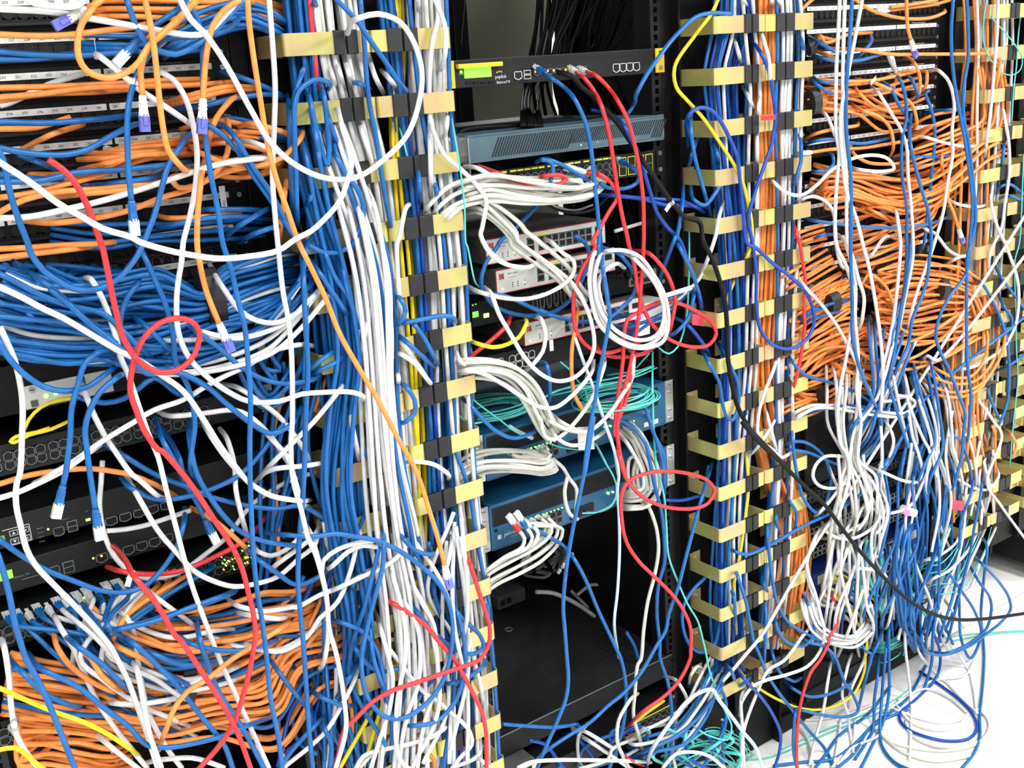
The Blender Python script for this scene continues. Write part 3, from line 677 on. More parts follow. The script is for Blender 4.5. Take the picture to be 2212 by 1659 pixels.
def flush():
    by={}
    for q in PEND: by.setdefault(q[0],[]).append(q)
    for col,l in by.items():
        l.sort(key=lambda q:-q[6]); k=max(0,300-CNT.get(col,0)); k0=k
        for c,P,r,lb,g,pk,_ in l[:k0]:
            o=cable(c,P,r,lb,group=g,n=7)
            if pk: plug(o,P[0],np.array([0,1,0.]),pk,False)
        if l[k0:]:
            mb=MB()
            for c,P,r,lb,g,pk,_ in l[k0:]: mb.tube(crom(P),r,CM[c],6)
            o=mb.build(CN[col].replace(' ','_')+'_cable_mass',smooth=True); tag(o,'dense mass of more %s network cables deep in the ring columns and sheaves'%CN[col],'cables',kind='stuff')
run('''
w d210|thick white cable sweeping across the numbered panels from the left edge|A -40,55 0,60 300,75 440,95 700,140 900,175 1100,210 1300,240 1420,225 1500,150 1600,30 1660,-60
w d230|white cable looping down from the top left corner|A 100,-60 230,20 400,45 540,35 565,-10 540,-60
w d240|white cable forming the big open arc in front of the upper left rings|A 1220,-20 1300,130 1400,230 1500,370 1600,540 B 105,700 150,780 250,950 400,1100 600,1205 780,1225 900,1190 1050,1080 1200,920 1280,700 1300,500 1250,300 1150,150 1000,95 880,120 @120 800,200 @70 780,300
w d200|long white cable hanging straight down beside the upper left rings|A 1835,-20 1860,300 1878,600 1870,900 1860,1200 1880,1500 1900,1700 E 1930,400 1970,620 1990,850 1995,1300 I 1985,200 2000,430 2060,650 2100,820 2150,930 K 590,250 650,500 665,700 720,900 770,1200 780,1400 700,1700
o d225|orange cable hanging from the top edge over panels 305 to 312|A 985,-20 1030,180 1060,400 1080,600 1110,850 1150,1030 1220,1120 1310,1165
o d235 ew|orange cable with white boot hanging diagonally over the lower left rings|A 1690,-20 1700,150 1740,450 1780,700 1820,950 1880,1200 1960,1430 2040,1659 F 520,200 640,450 740,700 880,950 1000,1150 1130,1400 1250,1659 L 0,380 80,620 150,850 190,1010
o d220|orange cable making a round loop over numbers 231 to 256|A 680,20 620,70 560,160 530,280 540,400 590,480 680,525 770,530 870,490 950,420 1010,320 1150,190 1340,0
o d215 ew|orange cable whose white boot points down left at the top left corner|A 760,-60 690,0 640,35 590,62
o d205 ew|orange cable with white boot hanging over number 281|A 1430,-60 1330,20 1180,180 1010,330 960,480 965,560 972,650
o d215 ew|orange cable with white boot hanging in front of number 310|A 1750,30 1620,10 1530,70 1450,180 1420,300 1400,450 1390,600 1387,672
b d215|blue cable swinging from the top edge through a shallow bowl over number 262|A 860,-20 900,100 940,200 1000,290 1080,345 1200,370 1300,330 1400,270 1550,120 1680,-20
b d205|blue cable hanging from the top edge straight through the bottom left nest|A 1260,0 1340,110 1380,300 1385,500 1390,800 1410,1000 1440,1200 1490,1450 1520,1659 E 1570,230 1620,450 1670,650 1690,850 1710,1150 1705,1450 I 1710,500 1725,850 1750,1150 1790,1400 K 240,900 270,1200 320,1450 350,1700
b d195 eb|blue cable ending in a blue boot over number 352|A 1680,60 1500,220 1300,250 1120,270 1020,370 940,500 890,650 870,800 870,1000 880,1200 897,1370
b d200 eb|short blue cable whose clear plug dangles over number 257|A 1230,40 1180,90 1060,170 1000,210 950,265
w d190 f.12|white cable with a white label flag crossing numbers 282 to 310|A 660,390 700,400 800,480 950,610 1100,710 1220,790 1320,870
w d180|white cable arching from number 260 down past the dangling orange boot|A 1090,490 1180,540 1270,680 1320,860 1345,1050 1330,1300 1290,1500 1250,1659 E 1240,200 1215,350 1205,500 1220,700 1290,860 1400,980 1550,1090 1700,1160 1900,1160 2060,1110 F 600,1100 800,1095 870,1110 @90 910,1170
w d245|long white cable crossing from the left edge into the big arc|A -40,1080 0,1110 200,1240 400,1390 560,1480 700,1560 900,1620 1050,1659 E 950,70 1150,130 1300,160 1500,185 1700,170 1900,130 2080,60 B 440,1630 540,1580 650,1480 740,1370 790,1240 818,1130 800,1010 760,880 720,700
w d170||A -20,1490 200,1480 400,1440 700,1370 1000,1280 1300,1180 1500,1120 1700,1090 @120 1850,1080
r d225|red cable curling into a ring over the thick blue sheaf|A 330,1088 420,1150 500,1230 570,1350 620,1460 660,1580 700,1690 E 710,150 740,300 770,450 800,580 830,700 900,830 980,910 1080,960 1200,950 1300,880 1350,780 1360,680 1300,610 1200,592 1080,630 980,730 @215 930,830 900,950 890,1100 930,1220 980,1350 1080,1490 I 1100,230 1230,370 1350,530 1460,700 1580,880 1650,1030 1690,1180 1730,1350 1745,1500 J 1985,700 1960,850 1910,1050 1820,1320 1700,1500 1520,1700
r d235|red cable running diagonally down the bottom left nest|I @60 770,880 @150 850,970 @235 930,1110 1050,1250 1130,1380 1200,1500 1290,1659 J 1400,650 1550,870 1700,1100 1830,1330 1900,1500 1970,1700
o d120||A -20,1352 200,1320 400,1270 700,1190 900,1110 1100,1060 1300,1010
o d125||A -20,1460 150,1370 400,1310 700,1290 950,1260 1200,1220
o d130||A 100,1500 400,1520 700,1480 900,1430 1100,1350 1300,1290 1500,1190 1700,1140 1850,1130 1970,1040
b d150||A -20,1005 150,1040 300,1055 450,1055 600,1020 720,950 850,880 960,840
b d110||A -20,830 300,840 600,820 960,780
b d100||A -20,350 200,370 500,380 800,360 1010,330
b d95||A -20,405 250,400 450,372 700,350
o d120||A -20,235 250,245 450,240 700,210 900,185 1010,160
o d90||A -20,600 400,590 800,570 1100,550 1420,540
o d95||A -20,665 250,645 600,600 900,590 1300,580 1600,560
o d85||A -20,690 300,640 600,630 900,610
o d110||A 1130,700 1300,650 1500,600 1740,595
o d112||A 1135,722 1300,680 1500,630 1740,612
b d105||A 1150,745 1400,720 1600,670 1800,645 1960,672
b d105||A 1500,490 1650,530 1800,590 1960,672
b d160||A 1420,850 1550,950 1650,1070 1750,1230 1830,1340 1900,1450 2000,1600 @110 2060,1680
b d165||A 1430,820 1600,930 1720,1130 1850,1320 1930,1470 2020,1640
b d185||A -30,1000 20,1090 60,1280 100,1420 150,1560 190,1659 E 210,150 300,270 400,340 500,390 620,400 750,360 840,290 940,160 1010,0 A 1050,1480 1100,1300 1150,1130 1230,1000 1330,890
o d150||A 1650,650 1550,710 1480,800 1440,900 1420,1050
o d200 ew|orange cable with white boot hanging before the thick blue sheaf|A 1400,1060 1370,1250 1350,1450 1345,1650 E 1352,150 1400,380 1450,520 1495,625
o d140||A 1540,790 1560,900 1550,1050 1450,1200 1320,1270 1220,1280 1180,1240 1210,1190
o d140||A 1570,880 1750,850 1900,890 1975,940
o d150||A 2060,870 2040,960 1960,1050 1850,1110 1700,1140 1500,1100 1400,1060 1290,990
o d145||A 1970,1140 1940,1350 1920,1500 1910,1680
w d145||A 1600,960 1750,980 1900,1040 1990,1095
w d120||A 1350,1150 1550,1105 1700,1080 1840,1080
b d135||A 130,1060 250,1100 400,1165
b d130||A -20,1240 150,1240 300,1230 500,1180 800,1160 1100,1130 1300,1100
b d125||A 560,1275 800,1250 1000,1220 1150,1160
b d125||A -20,1190 200,1215 420,1225
b d120||A 1030,1560 1200,1530 1400,1490 1650,1480 1850,1500
b d120||A 1290,1445 1450,1430 1650,1430 1830,1440
b d150||A 1520,1640 1650,1530 1750,1470 1840,1420
b d150||A 1640,1659 1750,1590 1870,1550 2000,1560
o d115||A 1060,1470 1200,1490 1400,1480 1640,1458
o d110||E -20,120 200,110 400,95 650,85 890,60
o d112||E -20,180 250,150 500,120 700,95
w d60||A 0,720 60,705 220,630 350,570 580,500
o d60||A -20,880 250,870 480,800
o d100||A 150,1020 350,920 570,850
o d120||A 200,1190 450,1195 650,1190
o d130||A 350,1350 600,1320 900,1290 1100,1240
o d120||A 550,1040 800,1050 1000,1040 1230,1020
o d125||A 530,1090 700,1080 900,1070 1130,1080
o d130||A 540,1160 750,1110 950,1060 1100,1050 1330,1050
B:o 5 26 40 80 6|running along the top row of the numbered panels|A 640,60 900,50 1200,60 1500,55 1800,60 2000,130
B:b 6 34 60 100 8|arching over the top right corner of the numbered panels|A 1080,330 1200,260 1400,170 1600,110 1750,120 ~.8 1880,170 ~.4 1970,260
B:b 4 22 40 70 5|behind numbers 233 to 240|A 560,300 800,310 1000,320 1300,290 1450,260
B:o 5 26 50 90 6|across the lower numbered panels|A 1250,960 1500,900 1700,930 1850,960 1980,960
B:b 4 30 50 80 6|across the lower numbered panels|A 1350,940 1550,880 1750,900 1900,980 2000,1050
B:o 4 24 50 80 6|under numbers 305 to 312|A 1380,1080 1550,1130 1750,1140 1960,1030
B:b 4 22 40 70 6|under the lowest numbered panel|A 350,1590 700,1620 1000,1600 1300,1590 1600,1560 1800,1550
B:o 5 20 40 70 5|leaving the panel with numbers 305 to 310|A 700,1090 900,1040 1100,1010 1300,1000|A 700,1030 1230,975|c
B:o 3 12 60 90 8|beside number 263|A 1000,350 1050,280 1180,180 1300,60
b d150||E -20,280 100,340 250,420 450,500 700,560 800,640 950,790 1100,900
b d175||E 340,390 450,480 600,620 750,740 900,870 1000,970 1200,960 1400,1050 1550,1180 1700,1300 1850,1380 1960,1340 @90 2060,1200
b d190|blue cable with two white collars plunging into the thick blue sheaf|E @40 130,230 @90 210,290 @150 300,350 370,400 480,500 600,620 700,700 800,760
w d200|white cable with white collars crossing the thick blue sheaf|E -20,370 150,450 300,530 430,590 600,690 750,780 820,820 950,880 1100,980 1250,1090 1400,1300 1500,1460 1650,1659 I 1700,450 1850,540 2000,570 2120,570
w d190|white cable dropping from a blue plug over the thick blue sheaf|E @60 575,320 @150 640,350 700,460 760,620 800,750 820,850 880,990 950,1200 1020,1400 1080,1540 1110,1659 I 1150,560 1200,750 1260,980 1310,1150 1400,1400 1500,1659 J 1800,1000 1950,1330 2100,1659
b d160||E @60 500,330 @100 560,360 700,430 900,440 1100,445 1300,460 1400,445
w d150|white cable hanging at the left edge beside the yellow fibre pair|E 0,650 50,760 100,880 140,1050 155,1200 150,1400 135,1659 I 115,450 110,600 140,740 180,900 240,1010 370,1150 500,1280 640,1430 760,1580 J 900,780 1000,980 1080,1200 1150,1400 1230,1659
b d165||E -20,720 50,850 150,960 300,1060 450,1090 600,1060 700,990 830,880
b d175 eb|blue cable with blue boot dangling left of the arrow keys|E 830,860 660,830 580,900 530,1060 490,1200 480,1400 460,1560 I 450,380 430,470
b d185 eb|blue cable with blue boot and clear plug dangling over the outlined sockets|E 870,980 780,1010 680,1100 610,1230 580,1350 580,1500 600,1659 I 590,200 620,430 650,630
b d120||E 520,1120 600,1150 720,1170 850,1140 950,1070 1050,1000 1200,1100 1350,1120
y d20 r2.6|yellow fibre cable at the left rack, upper of the pair|E 165,1360 200,1280 280,1200 400,1150 560,1130
y d25 r2.6|yellow fibre cable at the left rack, lower of the pair|E 480,1290 350,1350 200,1390 100,1440 70,1435 110,1400 250,1370 340,1340
w d130|white cable with handwritten style black print beside the free sockets|E 560,1000 600,1150 650,1270 720,1400 800,1520 900,1659 I 950,430 1050,520 1130,560
w d150||E 230,1720 350,1659 500,1570 700,1430 900,1310 1050,1220 1250,1150 1400,1060 1550,980 1700,910 1850,820 2000,780 2180,790
w d150||I -20,560 100,525 250,460 430,370 600,250 700,180
o d110||I -20,465 200,400 400,370 600,355 750,370 900,400 1050,460 1200,540
w d60||I 700,300 690,450 680,600 700,750 750,900 850,1030 980,1100 1100,1100 1250,1050 1400,940 1550,820 1700,620 1800,540 1950,450 2150,380
b d150||I @60 700,180 @110 850,270 1050,390 1250,470 1450,550 1700,610 1900,630 2050,610 2212,560 @120 K 700,0
b d160||I @60 830,420 @120 900,490 1050,560 1200,560 1400,510 1600,420 1750,290 1850,160 1950,30
w d140||I 850,380 950,560 1080,780 1200,920 1320,1050 1450,1120 1600,1160 1750,1140 1900,1090 2050,960 2130,900 2180,700
w d60||I 730,780 850,770 1000,740 1150,690 1300,640
w d165||I 1370,0 1450,150 1550,290 1680,430 1800,500
w d150||I 1740,20 1850,150 1950,260 2010,420 2050,560 2120,620
b d155||I 1290,0 1300,200 1340,380 1420,530 1530,680 1650,790 1800,850 2000,880 K 500,130
b d150||I 1060,0 1120,180 1200,320 1250,450
b d100 eb|blue cable ending in a blue booted clear plug right of the outlined sockets|I 1100,60 1230,300 1260,450 1330,560 1400,700
b d110||I 1260,620 1250,750 1200,900 1100,1050 980,1160 850,1200 700,1190 500,1120 300,1040 150,950 -20,830
b d200|blue cable hanging down the left edge past the bright green display|I -20,930 20,1050 60,1200 100,1400 140,1540 J 200,800 320,1020 420,1250 520,1500 600,1700
o d120||I 1300,620 1450,700 1550,780 1650,870 1690,930
w d110||I 1740,880 1780,930 1850,950 1950,910 2050,820 2100,730
r d80 f.25|dark red cable leaving a white plug under the outlined sockets|I 730,1025 850,1060 1000,1075 1200,1060 1350,1010 1500,940 1650,860 1850,650
b d130||I 660,1450 800,1450 1000,1400 1200,1340 1400,1280 1550,1220 1620,1180
w d140||I 1540,1230 1650,1300 1800,1330 2000,1300 2120,1260 2212,1210 K 450,560 600,480 750,420 900,340 1100,220
w d140||I @60 1000,1180 @100 1100,1260 1250,1370 1400,1480 1600,1560 1750,1590 1900,1590 2050,1520 2200,1400
w d130||I @60 800,1320 @110 870,1380 920,1500 940,1659 J 1100,950 1150,1200 1300,1500 1420,1659
w d160 |white cable with a slim boot fanning down the bottom left nest|I @50 370,1360 @100 430,1470 500,1600 J 560,700 650,900 750,1120 900,1350 1050,1540 1150,1659
w d190|white cable falling from a slim boot at the bottom left corner|J @60 10,650 @130 40,750 70,950 90,1200 130,1400 220,1560 300,1659
o d185|orange cable cutting upward across the bottom left nest|J 1240,1520 1300,1350 1370,1180 1480,1050 1600,980 1800,820 2000,690 2212,560 K 300,730 430,640
o d150||J @60 420,600 @110 450,720 530,840 620,920 760,1010 900,1070
o d150||J 600,740 720,820 790,930 880,1010 1000,1060
y d170|thick yellow cable crossing the bottom left nest|J -40,1020 100,1080 250,1150 450,1230 650,1300 850,1400 1000,1500 1090,1570
w d140||J 800,1120 950,1160 1100,1160 1300,1130 1400,1110
w d130||J 700,1350 850,1480 1000,1600 1100,1680
w d120||J 870,1500 930,1640
w d130||J 1130,1620 1300,1590 1500,1580 1650,1620 1750,1659
w d175||J 1000,800 1080,930 1120,1150 1170,1400 1260,1659
b d160||J 60,790 180,920 350,1080 500,1150 680,1180
b d165||J 220,760 350,900 600,1020 800,1180 1000,1330 1150,1480 1300,1500 1500,1470 1700,1420 1900,1340 2212,1230
b d155||J 440,560 620,720 800,850 950,1000 1100,1100
b d160||J 900,600 1050,690 1200,830 1350,980 1450,1100 1600,1290 1750,1480 1830,1700
b d165||J 1340,560 1500,690 1700,740 1900,740 2050,700 2212,640
b d150||J 1000,740 1200,770 1400,850 1600,850 1750,810
b d170||J 1530,440 1560,650 1620,850 1700,1050 1850,1280 1950,1450 2080,1700
b d145||J 780,570 950,570 1100,540 1300,480 1500,400 1700,330 1850,260
o d140||J 880,640 950,730 1100,800 1300,960
y d160||J -20,1520 120,1500 250,1600 360,1680
w d165||J 150,1400 110,1320 120,1250
B:bbbbw 14 60 60 120 10|fanning down from the busy switch into the bottom left nest|J 700,700 900,880 1150,1050 1350,1150 1600,1250|J 60,560 1150,230
B:boow 14 60 60 120 10|spilling from the busy switch into the bottom left nest|J 900,650 1150,780 1400,850 1700,800 ~.7 2000,700|J 500,440 1700,60
B:ooooob 26 68 40 95 9|packed in the orange sheaf of the bottom left nest|J 50,1000 400,1050 800,1100 1150,1080 ~.5 1400,1020 ~.8 1700,900 2000,760 2212,600 K 500,600 700,500
B:oooobb 18 60 60 105 9|in the sheaf right of the bottom left nest|J 1050,560 1300,640 1600,620 1900,560 K 250,640 450,620 650,560
B:ooob 12 60 50 95 6|running under the orange sheaf toward the lower left rings|J 500,900 900,1150 1300,1200 ~.7 1700,1150 2100,1100 K 400,900 700,800 850,700
B:boo 11 70 30 90 8|running low toward the lower left rings|J 900,1200 1300,1250 1700,1200 2100,1300 K 500,1000 750,900 900,850
B:o 14 60 40 80 8|in the bottom left corner sheaf|J 150,1480 350,1480 600,1520 850,1540 1000,1500|J 100,1390 700,1300|g
B:bbbbbbw 34 95 50 125 8|packed in the thick blue sheaf of the left rack|E -40,520 200,600 500,620 800,600 1100,560 ~.45 1420,540 ~.7 1600,440 1850,350 ~.8 2050,320
B:b 12 60 60 110 8|fanning from the blue plugs into the thick blue sheaf|E 250,420 500,520 900,560 ~.5 1350,540 ~.6 1700,450 2050,400|E -60,240 850,260|b
B:b 8 60 80 130 8|arching low under the thick blue sheaf|E -40,660 200,700 500,740 ~.6 700,770 900,830 1200,840 1500,740 1900,520 2100,350
B:wwwb 7 40 120 150 9|curving under the thick blue sheaf to the left rings|E 900,830 1200,870 1500,840 1800,740 1950,600 2100,420 F 620,300
B:b 5 50 90 140 12|diving between the left rack and the left rings|E 1650,600 1700,900 1850,1100 1950,1000 2050,700
w d150||E 1250,650 1400,690 1600,730 1800,690 1950,620 2100,480 F 640,350
w d155||E 1430,220 1520,380 1640,540 1760,610 1900,620 2020,560 2150,430
w d125||E 1500,1040 1650,1080 1800,1180 1930,1290 2050,1450 2150,1659
w d125||E 1080,1230 1200,1260 1400,1240 1600,1220 1700,1260 1850,1400 1950,1550 2020,1659
b d150||E 1230,600 1350,690 1500,800 1650,930 1800,1010 1950,1040 2100,1020 2212,960
b d130||E 940,300 930,370 870,450 830,560 820,700 850,850 900,950
b d155||E 900,60 980,160 1080,380 1130,500 1180,700 1200,900 1280,1050 1330,1300 1330,1659 I 1300,300 1360,450
b d140||E 2212,10 2100,100 2060,300 1980,450 1970,500 1990,620
b d145||E 860,560 1000,650 1150,800 1220,900
b d140||E 1230,960 1400,1060 1500,1100
w d130||I 2212,700 2100,850 1900,1000 1850,1060
w d120||I 1500,80 1560,180 1600,330 1610,500 1650,680 1700,850
''')
run('''
# left ring columns, vertical bundles
B:bbbbbnb 24 34 18 92 10|packed inside the left ring column|Z 640,-40 655,120 670,260 690,400 700,560 715,720 735,900 750,1080 765,1250 780,1420 800,1700
B:wwwg 22 48 18 92 9|packed inside the left ring column|Z 715,-40 735,120 765,260 795,400 815,560 830,720 845,900 860,1080 880,1250 900,1420 925,1700
B:wwgb 20 40 15 92 9|packed inside the right half of the left ring pair|Z 920,-40 925,120 930,260 945,400 965,560 975,720 985,900 995,1080 1010,1250 1025,1420 1040,1700
B:bbbn 12 40 15 85 9|packed inside the right half of the left ring pair|Z 850,-40 870,120 885,260 905,400 920,560 930,720 945,900 955,1080 970,1250 985,1420 1000,1700
B:y 5 14 30 85 8|threaded through the middle of the left ring pair|Z 855,-40 858,120 850,260 860,400 880,560 895,720 905,900 910,1080 900,1250 860,1400 800,1700
B:wwww 10 44 108 165 14|flowing in front of the left rings|Z 740,380 775,470 800,600 812,740 820,880 830,1020 845,1160 870,1300 880,1440 ~1.4 870,1700
B:wwwb 9 30 106 150 10|flowing down the centre of the left rings|Z 700,230 730,330 770,440 810,560 830,700 835,850 850,1000 880,1150 900,1300
B:bbbb 9 30 108 160 12|flowing in front of the left rings|Z 640,240 665,330 690,450 720,560 745,680 755,780 740,900 730,1050 750,1200 770,1350 760,1500
T:bbbw 16 60 150|tangled over the lowest left rings|700 1120 980 1659
T:wwwb 8 105 175|hanging loose over the lowest left rings|720 1150 1010 1659
T:bbno 20 20 95|knotted deep beside the lowest left rings|600 1280 860 1659
T:bbo 10 20 95|knotted behind the free sockets|560 820 740 1250
# B tile
b d170|blue cable slanting from the top edge over the upper left rings|B 700,-20 800,80 880,170 950,280 1050,420 1130,540 @130 1195,620
b d112||B 880,-20 890,120 905,260 920,500 940,700 980,900 1010,1100 1050,1350 1080,1500 1110,1659
b d120||B 560,-10 620,150
b d140||B 430,1640 410,1300 400,1000 395,800 385,650
b d160||B 640,640 650,560 590,540 530,560 460,620 430,720 430,900 440,1200 445,1400 460,1600
b d150||B 520,430 470,530 430,660 440,850
b d155||B 500,620 540,700 570,850 610,1000 640,1110 655,1130 665,1050 650,800 630,650 590,560
b d158||B 510,600 570,900 600,1050 630,1120
b d150||B 630,600 660,800 700,920 740,990
b d150||B 660,1000 720,1080 780,1190 860,1290 900,1400 890,1520 830,1659 F 760,130
b d150||B 580,1240 540,1350 470,1480
b d145||B 810,560 870,570 950,610
w d115||B 740,820 770,950 800,1100 830,1250 860,1400 880,1659
w d115||B 870,800 900,930 940,1050 980,1250
w d112||B 760,370 800,500 840,640
w d112||B 700,380 740,500 780,650
w d112||B 640,380 690,520 720,640
w d112||B 930,360 980,520 1040,640
w d112||B 1020,480 1080,540 1140,620
w d118|white cable curling right of the upper left rings toward the pale switches|B 1360,760 1380,900 1450,1050 1570,1160 1680,1270 1740,1370 1730,1450 1710,1560 1730,1659 F 1700,20 1740,110 1850,210 1980,250 2100,200
w d115||B 1400,-20 1410,120 1370,300 1350,560 1355,800
w d118||B 1380,-20 1440,120 1460,200 1460,350 1390,560
w d112||B 1470,330 1400,590
w d112||B 1470,740 1470,850 1440,1000
w d112||B 1270,-20 1290,180
w d112||B 1300,340 1325,560
w d112||B 1340,760 1355,1000 1360,1200 1380,1450
t d125 r1.4||B 1490,740 1520,900 1560,1150 1590,1400 1600,1659 F 1610,100 1650,300 1690,380
t d90 r1.4||B 1120,790 1170,950 1220,1150 1240,1280
r d96||B 530,-20 550,200 570,380 580,560 600,650
w d130||B 1240,1390 1180,1450 1150,1600 1130,1659 F 1130,200 1150,500 1160,620
b d125||B 1370,1220 1400,1300 1390,1400
b d118||B 1260,1000 1280,1250 1290,1450
# F tile
b d140||F 480,80 490,300 510,500 515,700 500,900 500,1100 510,1300 500,1659 L -1000,300 
b d175|blue cable running straight down over the lower left rings|Z 649,520 655,600 660,700 665,800 660,900 658,1000 K 480,-100 470,0 460,150 455,400 470,600 490,800 510,1100 530,1400 560,1700
b d150||F 560,0 640,150 700,300 800,450 850,600 850,780
b d148||F 480,120 600,280 680,400 760,520 810,620
b d145||F 860,0 820,90 740,140 620,140 540,100 500,40
b d150||F 1080,455 1160,470 1190,540 1160,610 1090,630
b d150||F 1090,620 1200,620 1300,600 1400,580 1500,580 1520,600 1490,640
b d150||F 1180,610 1250,640 1310,720 1370,830 1420,930
b d150||F 1100,680 1200,760 1300,850 1410,950
b d150||F 1110,1030 1200,1070 1250,1150 1250,1240 1200,1290 1120,1290
b d145||F 510,1000 560,920 650,850 800,790
b d142||F 510,1040 600,950 700,900 830,780
b d150||F 510,1290 420,1380
w d150||F 820,970 700,1130 560,1300 420,1440 300,1560 190,1680
w d150||F 150,1720 300,1620 500,1600 800,1540
w d140||F 830,1150 820,1300 850,1450 890,1659
w d150||F 1100,840 1180,850 1250,900 1330,1000 1360,1040
w d140||F 1100,900 1140,1000 1120,1100
w d140||F 1110,700 1180,780 1280,920 1350,1040
w d135||F 1150,1600 1250,1570 1380,1590 1460,1640 1480,1700
w d135||F 1520,780 1560,880 1640,940
w d145||F 990,0 1040,150 1070,300 1085,500 1080,800 1090,1100 1110,1350 1130,1659
w d140||F 880,0 930,200 980,400 1000,700 1010,1000 980,1300 940,1659
w d143||F 980,300 940,550 900,750 840,950
b d145||F 720,30 760,250 800,450 850,650
o d60||F 650,990 590,1150 560,1230
b d140||F 950,1320 930,1500 850,1659
# K tile
w d160|white cable forming a long closed hoop over the lower left rings|K 640,290 700,270 800,180 900,140 980,150 1020,150 1020,110 950,110 850,125 720,170 630,240 620,285 650,295
w d165||K 0,590 150,620 300,640 400,600
w d150||K 900,-20 860,120 800,350 720,530 600,640 520,760 350,860 200,850 0,760
w d160||K 1230,10 1150,200 1050,280 900,350 750,420 500,520
w d165||K 500,-20 560,120 620,350 650,500 660,750 640,900 580,1000
w d170||K 980,580 1030,750 1070,900 1100,1050 1080,1250 1000,1500 940,1700
w d172||K 1060,250 1110,380 1160,560 1190,750 1180,950 1140,1150 1120,1400 1150,1600 1260,1700
w d168||K 1120,420 1200,560 1270,700 1290,900 1270,1100 1200,1300 1160,1500 1140,1700
w d165||K 1200,350 1300,530 1380,680 1400,850 1410,1000 1420,1200 1370,1400 1260,1600 1220,1700
w d160||K 1160,240 1260,450 1340,600 1400,900 1420,1100
w d150||K 1180,1100 1300,1250 1380,1320
w d150||K 1160,780 1060,820 1150,940 1290,1120 1400,1200 1520,1300 1620,1400 1640,1500 1560,1590 1480,1700
w d155||K 830,1700 900,1580 1050,1530 1200,1500 1380,1440 1440,1400 1430,1370
w d140||K 880,900 830,1080 770,1200 650,1400 550,1500 350,1659
w d150||K 1490,20 1500,150 1470,280 1420,310
w d130||K 1620,1560 1720,1620 1800,1700
w d150||K 870,1659 940,1580 1000,1560
w d110||K 1720,1480 1650,1600 1500,1659
b d175|blue cable swinging through a wide bowl over the lowest left rings|K 1010,-30 1040,120 1030,300 990,450 930,680 890,880 900,1080 960,1230 1080,1320 1200,1310 1350,1200 1450,1050 1500,850 1510,680 1480,520 1400,380 1280,270 1150,180 1000,110 850,80 700,60 560,80 400,70 150,40
b d165||K 1110,-20 1180,100 1260,180 1350,200 1350,150
b d160||K 1450,400 1500,550 1600,660 1700,760 1720,840 1650,880 1550,860 1400,750 1270,600 1200,450
b d165||K 1480,520 1540,600 1590,800 1590,1000 1530,1200 1400,1340 1250,1370 1100,1320
b d150||K 1730,900 1700,980 1600,1050 1500,1080 1440,1060
b d160||K 640,650 760,670 880,720 980,830 1020,950 1050,1150 1060,1300
b d155||K 820,560 830,400 900,380 
b d150||K 830,680 850,850 950,970 1050,1000 1170,970 1250,850
b d150||K 520,1100 620,1180 750,1230 900,1200
b d155||K 590,1310 640,1400 680,1500 670,1659
b d150||K 250,880 320,1000 450,1170 590,1320
b d150||K 650,1290 800,1050 900,870
b d150||K 330,1659 420,1530 560,1380 650,1290
b d140||K -20,650 150,560
b d150||K 0,60 200,250 300,320 450,410 600,350 700,180
b d90 |blue cable dropping behind the ring pair beside the blue firewalls|L 215,-30 240,150 290,300 340,440 370,560 400,780 460,1100 490,1250 510,1400
b d110||K 1390,300 1380,450 1430,620 1490,800
r d180|bright red cable curving from the ring pair down and across the lower left rings|L 340,930 370,1020 420,1180 460,1300 500,1450 490,1560 430,1659 K 1600,960 1450,1010 1250,1080 1100,1130 960,1210 860,1310 770,1400 740,1520 710,1659
r d170|bright red cable crossing diagonally under its twin by the black computer|K 990,495 1110,540 1240,620 1340,700 1420,800 1510,900 1570,1000 1650,1150 1710,1280 1740,1450 1740,1700
y d120 r3.4|yellow cable slanting over the lowest left rings|K 740,1659 830,1500 920,1340 990,1180
y d118 r3.4||K 1230,720 1200,820 1010,1290 930,1560 900,1659
o d110||K 1300,1170 1310,1400 1200,1450
o d115||K 1180,1500 1300,1530 1380,1600 1390,1700
w d112||K 1560,600 1600,700 1650,900 1700,1100 1720,1300
''')
